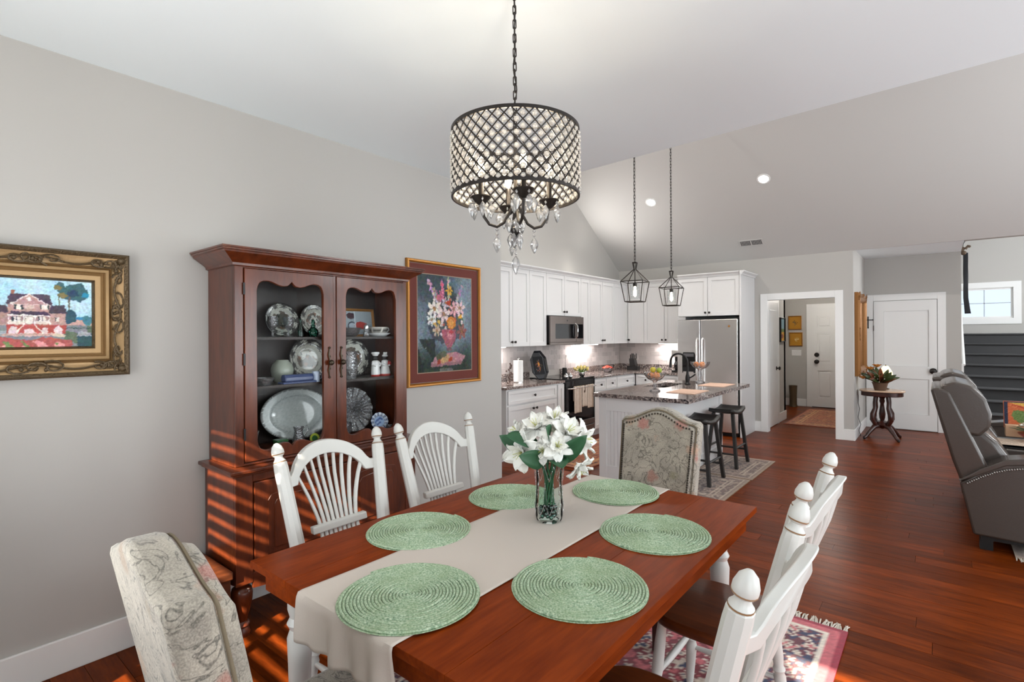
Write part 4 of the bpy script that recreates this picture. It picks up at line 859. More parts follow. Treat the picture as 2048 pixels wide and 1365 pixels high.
for k in range(16):
    a = k*.7; m.tube([(.015*math.cos(a), .015*math.sin(a), .04), (.012*math.cos(a+1), .012*math.sin(a+1), .12), (.036*math.cos(a), .036*math.sin(a), .21)], .0034, 6)
m.build('stems', M_green, fl_, 60)

# ================================================================ wheat-sheaf chairs (face local +y)
def make_chair():
    t = thing('dining_chair', '', 'chair'); pl = Matrix(((1, 0, 0, 0), (0, 1, -.255, -.195+.255*.46), (0, 0, 1, 0), (0, 0, 0, 1)))
    def bow(m, amt=.06):
        for i, (x, y, z) in enumerate(m.v): m.v[i] = (x, y-amt*max(0, 1-(x/.232)**2)*min(1, max(0, (z-.46)/.42)), z)
        return m   # back plane: y = -.195-.255*(z-.46)
    seat = [(.215*math.copysign(abs(math.cos(a))**.55, math.cos(a)), .205*math.copysign(abs(math.sin(a))**.6, math.sin(a))*(1.0 if math.sin(a) > 0 else .95)) for a in [2*PI*k/40 for k in range(40)]]
    MB().prism(seat, .428, .466, 'xy').build('seat', M_seat, t, 30, bev=.012)
    lg = [(.013, 0), (.016, .03), (.019, .10), (.022, .18), (.017, .195), (.023, .21), (.017, .225), (.021, .26), (.02, .36), (.016, .43)]
    for sx in (-1, 1):
        for sy in (-1, 1):
            ax = Vector((sx*.035, sy*.035, -.43)); q = (-ax).to_track_quat('Z', 'Y').to_matrix().to_4x4(); base = Vector((sx*(.165+.035), sy*(.15+.035), 0))
            MB().lathe(lg, 14).xf(T(*base) @ q).build('leg', M_cream, t, 40)
    for a, b, z in (((-.185, -.17), (-.185, .17), .17), ((.185, -.17), (.185, .17), .17), ((-.185, .0), (.185, .0), .17), ((-.18, .165), (.18, .165), .24)):
        n = 9; P0, P1 = Vector((*a, z)), Vector((*b, z)); MB().tube([P0.lerp(P1, k/(n-1)) for k in range(n)], [.008+.006*math.sin(PI*k/(n-1)) for k in range(n)], 10).build('stretcher', M_cream, t, 40)
    # posts with acorn finials
    for sx in (-1, 1):
        p0 = Vector((sx*.198, -.19, .44)); p1 = Vector((sx*.245, -.19-.255*.515, .973)); q = (p1-p0).to_track_quat('Z', 'Y').to_matrix().to_4x4(); L = (p1-p0).length
        po = MB().lathe([(.021, 0), (.024, .05), (.030, .2), (.0285, L-.03), (.027, L-.004), (.023, L)], 10).xf(T(*p0) @ q @ R(PI/10)).build('back_post', M_cream, t, 25)
        MB().lathe([(.023, 0), (.0245, .004), (.020, .009), (.0155, .017), (.0155, .023), (.022, .028), (.025, .036), (.0248, .048), (.019, .066), (.008, .078), (.001, .080)], 18).xf(T(*p1) @ q).build('finial', M_cream, po, 40)
        MB().lathe([(.0252, 0), (.0252, .003)], 18).lathe([(.0238, .0305), (.0252, .0325), (.0245, .0345)], 18).xf(T(*p1) @ q).build('worn_ring', simple('worn_brown', lin((140, 104, 70)), .6), po, 40)
    # crest rail: arched board in the back plane
    top = []; bot = []
    for k in range(33):
        s = -1+2*k/32; e = abs(s); g = max(0, 1-(e/.83)**2)**.62; top.append((s*.228, .905+.115*g)); 
        g2 = max(0, 1-(e/.74)**2)**.62; bot.append((s*.226, .862+.098*g2))
    bow(MB().prism(top+bot[::-1], -.014, .014, 'xz').xf(pl)).build('crest_rail', M_cream, t, 30, bev=.004)
    # wheat spindles
    for k in range(9):
        s = (k-4)/4; xt = s*.158; g2 = max(0, 1-(abs(xt/.226)/.74)**2)**.62; zt = .868+.098*g2
        xb = s*.088; pts = []
        for j in range(12):
            v_ = j/11; z = .455+(zt-.455)*v_
            if z < .66: x = xb*1.12-(xb*.12)*(z-.455)/.205
            else: w_ = (z-.66)/(zt-.66); x = xb+(xt-xb)*(w_**1.5)
            pts.append((x, 0, z))
        mm_ = MB().tube(pts, [.0075+.0015*math.sin(PI*j/11) for j in range(12)], 8).xf(pl)
        bow(mm_).build('spindle', M_cream, t, 50)
    MB().box(-.135, .135, -.032, -.004, .652, .682).xf(pl).build('tie_bar', M_cream, t, bev=.005)
    return t
ch0 = make_chair()
spots = [((1.255, 1.31), -PI/2, 'white wheat-back chair by the hutch with sun stripes on it'), ((1.265, 1.925), -PI/2, 'white wheat-back chair before the flower print, farther left side'),
         ((2.44, 1.285), PI/2, 'white wheat-back chair at right, closest to the camera'), ((2.41, 2.005), PI/2, 'white wheat-back chair at right, farther along the table')]
for i, ((x, y), rz, lb) in enumerate(spots):
    o = ch0 if i == 0 else copy_tree(ch0); o.location = (x, y, .0095); o.rotation_euler = (0, 0, rz+random.uniform(-.02, .02)); tag(o, lb, 'chair', 'white wheat-back dining chairs')

# ================================================================ upholstered end chairs (face local +y)
def make_host(label, loc, rz, nails=True):
    t = thing('upholstered_chair', label, 'chair', loc, rz, 'tapestry end chairs'); lean = .20
    pl = Matrix(((1, 0, 0, 0), (0, 1, -lean, -.20+lean*.46), (0, 0, 1, 0), (0, 0, 0, 1)))
    def outline(k, w0=.215, w1=.232, zb=.40, zs=1.012, hump=.065):
        top = []
        for i in range(25):
            s = -1+2*i/24; top.append((s*(w1-k), zs-k+hump*(.5+.5*math.cos(PI*min(1, abs(s)/.92)))-.012*(abs(s) > .97)))
        return [(-(w0-k), zb), (w0-k, zb)]+top[::-1]
    MB().prism(outline(0), -.055, .03, 'xz').xf(pl).build('back_shell', M_tap, t, 30, bev=.018)
    MB().prism(outline(.02 if nails else .036), .02, .074 if not nails else .048, 'xz').xf(pl).build('back_cushion', M_tap, t, 30, bev=.02 if nails else .04)
    o_ = outline(.022)[1:]+[outline(.022)[0]]; MB().tube([(u, .034, v) for u, v in outline(.012)], .004, 6, closed=True).xf(pl).build('piping', simple('piping_cord', lin((120, 108, 88)), .9), t, 60)
    if nails:
        m = MB(); pts = outline(.03); acc = 0; pts = pts+[pts[0]]
        for a, b in zip(pts[1:-1], pts[2:]):
            L = math.hypot(b[0]-a[0], b[1]-a[1]); n = max(1, int(L/.012))
            for j in range(n): m.ball((a[0]+(b[0]-a[0])*j/n, .049, a[1]+(b[1]-a[1])*j/n), .0058, 6, 4)
        o = m.xf(pl).build('nailhead_trim', simple('nail_bronze', (.05, .04, .03), .4, .6), t, 60); o['kind'] = 'stuff'
    MB().box(-.235, .235, -.20, .24, .36, .47).build('seat', M_tap, t, 30, bev=.03); 
    for sx in (-1, 1):
        MB().prism([(sx*.2-.022, 0), (sx*.2+.022, 0), (sx*.2+.022, .37), (sx*.2-.022, .37)], .175, .22, 'xz').build('leg', M_dkwood, t, bev=.004)
        MB().add([(sx*.2+a, -.24+b, 0) for a, b in ((-.018, -.018), (.018, -.018), (.018, .018), (-.018, .018))]+[(sx*.2+a, -.17+b, .38) for a, b in ((-.022, -.022), (.022, -.022), (.022, .022), (-.022, .022))], [(3, 2, 1, 0), (4, 5, 6, 7), (0, 1, 5, 4), (1, 2, 6, 5), (2, 3, 7, 6), (3, 0, 4, 7)]).build('leg', M_dkwood, t, bev=.003)
    return t
make_host('tapestry armless chair at the far table end with nailhead trim', (1.825, 2.535, .0095), PI)
make_host('tapestry armless chair at the near table end, seen from its side', (1.80, .69, .0095), -.06, False)

# ================================================================ chandelier
CX_, CY_, CZ_ = 1.855, 1.492, 0
cn = thing('drum_chandelier', 'black lattice drum chandelier with crystal beads and drops', 'chandelier', (CX_, CY_, 0)); RD = .232; Zt, Zb = 2.247, 2.013
def ring(z, r_, t_=.0045, n=64): return [(r_*math.cos(2*PI*k/n), r_*math.sin(2*PI*k/n), z) for k in range(n)]
for z in (Zt, Zb): MB().lathe([(RD-.004, z-.006), (RD+.003, z-.006), (RD+.003, z+.006), (RD-.004, z+.006), (RD-.004, z-.006)], 72).build('hoop', M_bronze, cn, 30)
ND = 36; rows = 11; hr = (Zt-Zb)/(rows+0.0); m = MB()
for k in range(ND):
    for s in (-1, 1):
        pts = []
        for j in range(rows*2+1):
            q = j/2; tw_ = s*q*PI/ND+.25*s*(PI/ND)*math.sin(q*PI*1.0)*0; a = 2*PI*k/ND+tw_; pts.append((RD*math.cos(a), RD*math.sin(a), Zb+hr*q))
        m.tube(pts, .0029, 4)
m.build('lattice', M_bronze, cn, 60)
bm = MB().lathe([(.001, -.009), (.0068, -.0066), (.0104, 0), (.0068, .0066), (.001, .009)], 8, M=R(PI/2, 'Y')); beads = []
for j in range(rows):
    for k in range(ND): a = 2*PI*(k+(.5 if j % 2 == 0 else 0))/ND; beads.append((a, Zb+hr*(j+.0)+hr*(0 if j else .45)))
beads.sort(key=lambda b: -(math.cos(b[0])*(CAMX-CX_)+math.sin(b[0])*(-CY_)))
b0 = None
for a, z in beads[:298]:
    M0 = T((RD-.001)*math.cos(a), (RD-.001)*math.sin(a), z) @ R(a)
    if b0 is None: b0 = bm.build('crystal_bead', M_bead, cn); b0.matrix_local = M0
    else: inst(b0, cn, M=M0)
m = MB()
for a, z in beads[298:]: m.add([T((RD-.001)*math.cos(a), (RD-.001)*math.sin(a), z) @ R(a) @ Vector(v) for v in bm.v], bm.f)
o = m.build('crystal_bead_field', M_bead, cn); o['kind'] = 'stuff'
# stem, spider, arms
MB().tube([(0, 0, 1.875), (0, 0, 2.27)], .007, 10).lathe([(.001, 1.845), (.006, 1.85), (.012, 1.862), (.006, 1.87), (.016, 1.88), (.02, 1.895), (.008, 1.905)], 16).build('stem', M_bronze, cn, 40)
m = MB()
for k in range(4): a = k*PI/2+.4; m.tube([(0, 0, 2.262), (RD*.5*math.cos(a), RD*.5*math.sin(a), 2.255), (RD*math.cos(a), RD*math.sin(a), Zt)], .003, 6)
m.build('spider', M_bronze, cn, 60)
drop = MB().lathe([(.001, 0), (.005, .006), (.0125, .024), (.0135, .030), (.010, .040), (.004, .048), (.001, .050)], 7, sy=.75); oct_ = MB().lathe([(.001, 0), (.007, .007), (.001, .014)], 6, sy=.6)
d0 = e0 = None
def pendant(x, y, z, nb=1, s=1.0, ang=0):
    global d0, e0
    for k in range(nb):
        M0 = T(x, y, z-.016*(k+1)) @ R(ang)
        if e0 is None: e0 = oct_.build('crystal_octagon', M_drop, cn); e0.matrix_local = M0
        else: inst(e0, cn, M=M0)
    s = s*1.18
    M0 = T(x, y, z-.016*nb-.002-.050*s) @ R(ang) @ Matrix.Scale(s, 4)
    if d0 is None: d0 = drop.build('crystal_drop', M_drop, cn); d0.matrix_local = M0
    else: inst(d0, cn, M=M0)
va = math.atan2(-CY_, CAMX-CX_)   # direction towards the camera
for k in range(4):
    a = va+PI/2*k+.22; ca, sa = math.cos(a), math.sin(a); RA = .128
    pts = [(ca*r_, sa*r_, z) for r_, z in ((.008, 1.985), (.025, 1.95), (.045, 1.915), (.07, 1.90), (.098, 1.908), (.118, 1.935), (RA, 1.985))]
    am = MB().tube(pts, .0055, 8).build('arm', M_bronze, cn, 60)
    MB().lathe([(.006, 1.975), (.012, 1.978), (.026, 1.992), (.037, 2.004), (.037, 2.007), (.02, 2.002), (.001, 2.002)], 24, (ca*RA, sa*RA, 0)).build('drip_pan', M_bronze, am, 40)
    MB().lathe([(.010, 2.002), (.010, 2.075), (.006, 2.08)], 14, (ca*RA, sa*RA, 0)).build('candle_sleeve', M_bronze, am, 40)
    MB().lathe([(.006, 2.08), (.012, 2.095), (.0135, 2.108), (.008, 2.128), (.001, 2.142)], 14, (ca*RA, sa*RA, 0)).build('bulb', M_bulb, am, 60)
    point('chandelier_bulb', (CX_+ca*RA*.8, CY_+sa*RA*.8, 2.125), 2.2, .016)
    for j in range(5): b = a+j*2*PI/5+.3; pendant(ca*RA+.036*math.cos(b), sa*RA+.036*math.sin(b), 2.0, 1, .95, b)
    pendant(ca*.07, sa*.07, 1.898, 2, 1.0, a); 
    pendant(ca*.025, sa*.025, 1.955, 1, 1.0, a+.5)
for k in range(5): b = k*1.2566; pendant(.018*math.cos(b), .018*math.sin(b), 1.895, 1, .9, b)
pendant(0, 0, 1.845, 3, 1.15)
# chain to the ceiling
def link_mesh(L=.034, W=.011, r_=.0022):
    n = 16; pts = []
    for k in range(n): a = 2*PI*k/n; pts.append((W*.5*math.cos(a), 0, (L*.5-W*.5)*(1 if math.sin(a) > 0 else -1)+W*.5*math.sin(a)))
    return MB().tube(pts, r_, 6, closed=True)
def chain(parent, z0, z1, L=.034, W=.011, r_=.0022):
    step = L-2.2*r_-.003; n = int((z1-z0)/step)+1; l0 = None; m = link_mesh(L, W, r_)
    for k in range(n):
        M0 = T(0, 0, z0+L/2+k*step) @ R((k % 2)*PI/2+.5)
        if l0 is None: l0 = m.build('chain_link', M_bronze, parent, 60); l0.matrix_local = M0
        else: inst(l0, parent, M=M0)
chain(cn, 2.265, 2.77)
MB().tube([(.006*math.sin(z*40), .006*math.cos(z*31), z) for z in np.linspace(2.265, 2.77, 30)], .0022, 6).build('cord', M_bronze, cn, 60)
MB().lathe([(.06, 2.785), (.06, 2.778), (.03, 2.762), (.01, 2.752)], 24).build('ceiling_canopy', M_bronze, cn, 40)
# ================================================================ KITCHEN
def at_y(px, py, y): d = ray(px, py); return CAM+d*(y/d.y)
def at_x(px, py, x): d = ray(px, py); return CAM+d*((x-CAMX)/d.x)
def at_z(px, py, z): d = ray(px, py); return CAM+d*((z-CAMZ)/d.z)
def shaker(parent, name, x0, x1, z0, z1, kn=None, st=.055):
    d = MB().rectframe(x0, x1, z0, z1, st, -.02, 0, 'xz').build(name, M_cab, parent, bev=.0015)
    MB().box(x0+st-.002, x1-st+.002, -.009, -.001, z0+st-.002, z1-st+.002).build('panel', M_cab, d)
    if kn: MB().lathe([(.006, 0), (.006, .012), (.016, .018), (.017, .026), (.010, .032), (.001, .033)], 12, M=T(kn[0], -.02, kn[1]) @ R(PI/2, 'X')).build('knob', M_knob, d, 40)
    return d
def cabinet(label, org, rz, W, D, z0, z1, doors, drawers=(), toe=False, crown=False, name='wall_cabinet'):
    t = thing(name, label, 'cabinet', (org[0], org[1], 0), rz)
    m = MB().box(0, W, 0, D, z0+(.10 if toe else 0), z1)
    if toe: m.box(0, W, .07, D, 0, .10)
    m.build('body', M_cab, t)
    for a, b, c, d, k in doors: shaker(t, 'door', a, b, c, d, k)
    for a, b, c, d in drawers: shaker(t, 'drawer', a, b, c, d, ((a+b)/2, (c+d)/2), .04)
    if crown: MB().prism([(-.0, z1), (-.02, z1), (-.025, z1+.02), (-.05, z1+.045), (-.05, z1+.06), (.02, z1+.06), (.02, z1)], 0, W, 'yz').build('crown', M_cab, t)
    return t
G = .003; UZ0, UZ1 = 1.365, 2.38
# left wall uppers (face +x)
def ul(label, y0, y1, n, z0=UZ0, pair=True, kn=True):
    W = y1-y0; ds = []
    for i in range(n):
        a, b = W*i/n+G, W*(i+1)/n-G; k = (b-.03 if i == 0 else a+.03, z0+.06) if n == 2 else ((b-.03, z0+.06) if kn else None); ds.append((a, b, z0+G, UZ1-G, k))
    return cabinet(label, (-1.172, y0+.001), PI/2, W-.002, .318, z0, UZ1, ds, crown=True)
ul('white double wall cabinet at the left end over the paper towels', 4.80, 5.52, 2); ul('narrow white wall cabinet left of the microwave', 5.52, 5.905, 1, kn=False)
ul('short white double wall cabinet over the microwave', 5.905, 6.81, 2, 1.79); ul('narrow white wall cabinet right of the microwave', 6.81, 7.08, 1, kn=False)
ul('white double wall cabinet on the gable wall near the corner', 7.08, 7.86, 2); ul('white corner wall cabinet on the gable wall', 7.86, 8.36, 1)
def ub(label, x0, x1, n, kn):
    W = x1-x0; ds = []
    for i in range(n):
        a, b = W*i/n+G, W*(i+1)/n-G; ds.append((a, b, UZ0+G, UZ1-G, (b-.03 if kn[i] > 0 else a+.03, UZ0+.06)))
    return cabinet(label, (x0+.001, 8.372), 0, W-.002, .318, UZ0, UZ1, ds, crown=True)
ub('white corner wall cabinet on the back wall', -1.15, -.85, 1, (-1,)); ub('white double wall cabinet beside the refrigerator', -.85, -.12, 2, (1, -1))
# over-fridge cabinet with tall side panel
cabinet('deep white double cabinet above the refrigerator', (-.10, 8.0), 0, .92, .69, 1.79, 2.38, [(G, .46-G, 1.793, 2.377, (.43, 1.84)), (.46+G, .92-G, 1.793, 2.377, (.49, 1.84))], crown=True)
t = thing('side_panel', 'tall white panel on the right of the refrigerator', 'panel'); MB().box(.822, .845, 7.97, 8.695, 0, 2.38).build('panel', M_cab, t)
MB().prism([(.845, 2.38), (.86, 2.38), (.865, 2.40), (.895, 2.425), (.895, 2.44), (.83, 2.44), (.83, 2.38)], 7.95, 8.695, 'xz').build('crown', M_cab, t)
t = thing('side_panel', 'white filler panel on the left of the refrigerator', 'panel'); MB().box(-.118, -.102, 8.0, 8.69, 0, 1.36).build('panel', M_cab, t)
# base cabinets
BX = -.90; CT = .862
cabinet('white base cabinet with wide drawer at the counter end', (BX, 4.72), PI/2, 1.05, .59, 0, CT, [(.02, .525-G, .12, .66, (.49, .60)), (.525+G, 1.03, .12, .66, (.56, .60))], [(.02, 1.03, .68, .845)], True, name='base_cabinet')
cabinet('narrow white base filler cabinet left of the range', (BX, 5.772), PI/2, .165, .59, 0, CT, [(.01, .155, .12, .845, None)], (), True, name='base_cabinet')
cabinet('white base cabinet right of the range', (BX, 6.735), PI/2, .70, .59, 0, CT, [(.01, .345, .12, .66, (.31, .60)), (.355, .69, .12, .66, (.39, .60))], [(.01, .345, .68, .845), (.355, .69, .68, .845)], True, name='base_cabinet')
cabinet('white corner base cabinet on the gable side', (BX, 7.437), PI/2, .64, .59, 0, CT, [(.01, .63, .12, .66, (.06, .60))], [(.01, .63, .68, .845)], True, name='base_cabinet')
cabinet('white base cabinet between corner and refrigerator', (-.88, 8.1), 0, .76, .585, 0, CT, [(.01, .375, .12, .66, (.34, .60)), (.385, .75, .12, .66, (.42, .60))], [(.01, .375, .68, .845), (.385, .75, .68, .845)], True, name='base_cabinet')
MB_ = MB().box(-1.49, -.87, 4.69, 5.938, CT+.001, .895).box(-1.49, -1.478, 4.69, 5.938, .895, .99)
tag(MB_.build('countertop', M_gran, None, bev=.004), 'speckled granite countertop left of the range', 'countertop')
m = MB().prism([(-1.49, 6.728), (-.87, 6.728), (-.87, 8.06), (-.12, 8.06), (-.12, 8.69), (-1.49, 8.69)], CT+.001, .895, 'xy').box(-1.49, -1.478, 6.728, 8.69, .895, .99).box(-1.478, -.12, 8.678, 8.69, .895, .99)
tag(m.build('countertop', M_gran, None, bev=.004), 'speckled granite L-shaped countertop round the kitchen corner', 'countertop')
# tile backsplash
M_tile = NT('glazed_tile'); oi = M_tile.new('ShaderNodeObjectInfo'); M_tile.link(M_tile.ramp(oi.outputs['Random'], [(0, lin((172, 165, 162))), (.5, lin((186, 178, 175))), (1, lin((198, 190, 187)))]), M_tile.b.inputs['Base Color']); M_tile.b.inputs['Roughness'].default_value = .16
M_tile.bump(M_tile.noise(M_tile.coord(), 28, 2), .5, .006); M_tile = M_tile.m
bs = thing('tile_backsplash', 'glossy grey tile backsplash along the gable wall behind the range', 'backsplash'); MB().box(-1.4995, -1.494, 4.6, 8.69, .9, 1.37).build('grout', simple('grout', lin((196, 190, 184)), .9), bs)
b2 = thing('tile_backsplash', 'glossy grey tile backsplash on the back wall beside the refrigerator', 'backsplash'); MB().box(-1.485, -.1, 8.694, 8.6995, .9, 1.37).build('grout', MATS['grout'], b2)
t0 = None; TW, TH = .15, .074
for r_ in range(5):
    y = 4.62-(TW/2 if r_ % 2 else 0)
    while y < 8.69:
        a, b = max(y, 4.62), min(y+TW, 8.69)
        if b-a > .03: MB().box(-.003, .003, (a-b)/2+.0015, (b-a)/2-.0015, -TH/2+.0015, TH/2-.0015).build('tile', M_tile, bs, loc=(-1.491, (a+b)/2, .99+TH*(r_+.5)))
        y += TW
    x = -1.482-(TW/2 if r_ % 2 else 0)
    while x < -.12:
        a, b = max(x, -1.482), min(x+TW, -.12)
        if b-a > .03: MB().box((a-b)/2+.0015, (b-a)/2-.0015, -.003, .003, -TH/2+.0015, TH/2-.0015).build('tile', M_tile, b2, loc=((a+b)/2, 8.691, .99+TH*(r_+.5)))
        x += TW
# under-cabinet light bars
for lb, loc, rz, L in (('glowing light bar under the left wall cabinet', (-1.36, 5.05, 1.362), PI/2, .4), ('glowing light bar under the cabinets right of the microwave', (-1.36, 7.3, 1.362), PI/2, .7), ('glowing light bar under the cabinet beside the refrigerator', (-.42, 8.55, 1.362), 0, .5)):
    t = thing('under_cabinet_light', lb, 'light', loc, rz, 'under-cabinet light bars'); MB().box(-L/2, L/2, -.03, .03, -.006, 0).build('housing', M_trim, t); MB().box(-L/2+.01, L/2-.01, -.022, .022, -.010, -.006).build('diffuser', M_strip, t)
    area('cabinet_light', (loc[0], loc[1], 1.348), (0, 0, -1), L if rz == 0 else .05, .05 if rz == 0 else L, 7, (1, .95, .92))
# range
rg = thing('range', 'black and slate electric range with tea towels on its handle', 'range', (-.885, 5.945, 0), PI/2); W = .775
MB().box(.0, W, .02, .60, .06, .88).build('body', M_black, rg); MB().box(-.003, W+.003, -.01, .60, .88, .905).build('cooktop', M_blackgl, rg, bev=.003)
MB().box(.01, W-.01, -.02, .02, .27, .80).build('oven_door', M_blackgl, rg, bev=.004); MB().box(0, W, -.022, .02, .80, .878).build('control_panel', M_blackgl, rg, bev=.004)
MB().box(.01, W-.01, -.024, .02, .225, .30).build('door_trim', M_steeld, rg, bev=.003)
dw = MB().box(.01, W-.01, -.02, .02, .07, .215).build('drawer', M_steeld, rg, bev=.004); MB().tube([(.02, -.028, .208), (W-.02, -.028, .208)], .007, 8).build('drawer_lip', M_steeld, dw, 40)
hd = MB().tube([(.05, -.02, .775), (.05, -.065, .775), (W-.05, -.065, .775), (W-.05, -.02, .775)], .010, 10).build('handle', M_steel, rg, 60)
MB().lathe([(.001, 0), (.012, .001), (.001, .002)], 16, M=T(W/2, -.025, .262) @ R(PI/2, 'X')).build('badge', M_steel, rg)
for cx_, cy_, r_ in ((.2, .17, .10), (.58, .17, .08), (.2, .44, .08), (.58, .44, .10)): MB().lathe([(r_, .9052), (r_+.004, .9054), (r_+.004, .9058), (r_, .9056), (r_, .9052)], 32, (cx_, cy_, 0)).build('burner_ring', simple('burner_grey', (.2, .2, .2), .4), rg)
def towel(label, y0, y1, z1, deco):
    w_ = y1-y0; nu, nv = 25, 46; c = Cv(nu, nv, (206, 192, 178)); c.put((abs(c.X-.25) < .07) | (abs(c.X-.75) < .07), (150, 128, 110) if not deco else (206, 192, 178), .8)
    if deco: c.ell(.5, .35, .14, .12, (96, 80, 66), rag=.5); c.ell(.5, .35, .07, .06, (206, 192, 178))
    c.grain(6)
    def fn(u, v):
        z = .79-(v if v < .5 else v)*0; s = (1-v)*(z1+.26)   # arc length from front hem
        x = -.885+.052+.012+.004*math.sin(u*12+y0*30)
        L = .79-z1
        if s < L: return (x+.006*math.sin(u*9), y0+w_*u, z1+s)
        if s < L+.034: a = (s-L)/.034*PI; return (-.8205+.012*math.cos(a), y0+w_*u, .789+.012*math.sin(a))
        return (-.8335, y0+w_*u, max(.789-(s-L-.034), .6))
    cols = c.cols()
    tag(MB().grid(lambda u, v: fn(u, 1-v), nu, nv).build('tea_towel', M_print, None, 60, cols=cols, thick=.004), label, 'towel', 'tea towels on the range handle')
towel('striped tea towel, longest and leftmost on the range handle', 6.085, 6.275, .43, False); towel('plain tea towel with dark emblem, middle of the range handle', 6.29, 6.43, .50, True); towel('striped tea towel at the right of the range handle', 6.445, 6.60, .47, False)
# microwave
mw = thing('microwave', 'slate over-the-range microwave under the short cabinet', 'microwave', (-1.11, 5.925, 1.378), PI/2); W = .872; H_ = .405
MB().box(0, W, .01, .375, 0, H_).build('body', M_black, mw); dr = MB().box(.0, .66, -.012, .012, .03, H_-.002).build('door', M_steeld, mw, bev=.004)
MB().box(.12, .63, -.015, 0, .085, .295).build('window', M_blackgl, dr, bev=.003); MB().box(.665, W, -.012, .012, .03, H_-.002).build('control_panel', M_steeld, mw, bev=.003); MB().box(.68, W-.02, -.015, 0, .085, .295).build('keypad', M_blackgl, mw)
MB().tube([(.645, -.012, .09), (.645, -.045, .12), (.645, -.05, .2), (.645, -.045, .27), (.645, -.012, .30)], .011, 8).build('handle', M_chrome, mw, 60); MB().box(0, W, -.01, .375, 0, .028).build('vent_lip', M_steeld, mw)
MB().lathe([(.001, 0), (.012, .001), (.001, .002)], 14, M=T(.42, -.013, .345) @ R(PI/2, 'X')).build('badge', M_black, mw)
# refrigerator
fr = thing('refrigerator', 'stainless side-by-side refrigerator with ice dispenser', 'refrigerator', (-.095, 7.93, 0)); W = .90
MB().box(.0, W, .06, .74, .03, 1.74).build('body', M_black, fr); MB().box(.02, W-.02, .08, .7, .0, .03).build('grille', M_black, fr)
dl = MB().box(.002, .353, 0, .06, .06, 1.735).build('door', M_steel, fr, bev=.008); d2 = MB().box(.361, W-.002, 0, .06, .06, 1.735).build('door', M_steel, fr, bev=.008)
for p, x in ((dl, .315), (d2, .395)): MB().tube([(x, 0, .55), (x, -.045, .58), (x, -.055, 1.0), (x, -.045, 1.42), (x, 0, 1.45)], .014, 8).build('handle', M_steel, p, 60)
MB().prism([(.08, .92), (.28, .92), (.28, 1.20), (.265, 1.235), (.095, 1.235), (.08, 1.20)], -.004, .0, 'xz').build('dispenser', M_blackgl, dl); MB().box(.10, .26, -.02, -.003, .92, .94).build('drip_tray', M_steel, dl); MB().box(.10, .26, -.006, -.003, 1.17, 1.22).build('display', simple('dispenser_grey', (.12, .12, .13), .3), dl)
MB().lathe([(.001, 0), (.016, .001), (.001, .003)], 14, M=T(.78, 0, 1.63) @ R(PI/2, 'X')).build('badge', M_goldb, d2)
# counter items
t = thing('paper_towel_holder', 'white paper towel roll standing on the counter', 'paper towels', (-1.20, 5.33, .897)); MB().lathe([(.07, 0), (.07, .01), (.01, .012), (.008, .30), (.014, .31), (.001, .325)], 20).build('stand', M_chrome, t, 40); MB().lathe([(.02, .012), (.062, .012), (.062, .285), (.02, .285), (.02, .012)], 28).build('roll', simple('paper_white', (.85, .85, .84), .9), t, 40)
t = thing('octagonal_tray', 'black octagonal painted tray on a stand by the range', 'tray', (-1.22, 5.80, .897), 0); ct = T(0, 0, .195) @ R(-.22, 'Y'); oc = [(.175*x, .20*y) for x, y in ((.42, 1), (-.42, 1), (-1, .5), (-1, -.5), (-.42, -1), (.42, -1), (1, -.5), (1, .5))]
MB().prism([(u*.9, v*.9) for u, v in oc], -.004, .004, 'yz').xf(ct).build('tray_base', simple('black_lacquer', (.012, .014, .018), .15), t)
m = MB(); vs = []; fs = []
for k, (s, x) in enumerate(((.88, .0), (1, .03), (1.02, .028), (.9, -.006))): vs += [(x, u*s, v*s) for u, v in oc]
for k in range(4):
    for i in range(8): fs.append((k*8+i, k*8+(i+1) % 8, ((k+1) % 4)*8+(i+1) % 8, ((k+1) % 4)*8+i))
m.add(vs, fs).xf(ct).build('rim', MATS['black_lacquer'], t)
c = Cv(50, 50, (16, 18, 22)); r5 = np.random.default_rng(3)
for k in range(40): a, q = r5.uniform(0, 6.28), r5.uniform(0, .36); c.ell(.5+q*math.cos(a), .5+q*math.sin(a), .05, .02, [(150, 96, 50), (140, 70, 74), (90, 80, 60), (120, 110, 120)][k % 4], a)
c.ell(.53, .58, .1, .1, (200, 134, 60)); canvas(c, lambda u, v: ct @ Vector((.0055, -.11+.22*u, -.125+.25*v)), 'painted_flowers', M_print, t)
MB().tube([(.10, -.06, .004), (.0, -.06, .02), (-.09, -.06, .004)], .006, 6).tube([(.10, .06, .004), (.0, .06, .02), (-.09, .06, .004)], .006, 6).tube([(.0, -.06, .018), (.0, .06, .018)], .006, 6).build('stand', M_black, t, 60)
t = thing('iron_berry_stand', 'dark wire berry ornament at the counter end', 'ornament', (-1.02, 4.92, .897)); m = MB().tube([(0, 0, 0), (.01, .01, .1), (-.01, .02, .2), (.0, .03, .26)], .004, 6)
for k in range(14): m.ball((random.uniform(-.03, .03), random.uniform(-.02, .06), .03+k*.018), .011, 7, 5)
m.lathe([(.04, 0), (.04, .004), (.001, .008)], 16); m.build('berries', simple('brown_berry', lin((96, 70, 60)), .5), t, 60)
t = thing('tulip_arrangement', 'yellow tulips in a silver pot on the range', 'flowers', (-.98, 6.55, .906)); MB().lathe([(.025, 0), (.03, .004), (.045, .03), (.042, .06), (.04, .06), (.04, .03), (.001, .01)], 20).build('pot', M_chrome, t, 40); m = MB(); mg = MB()
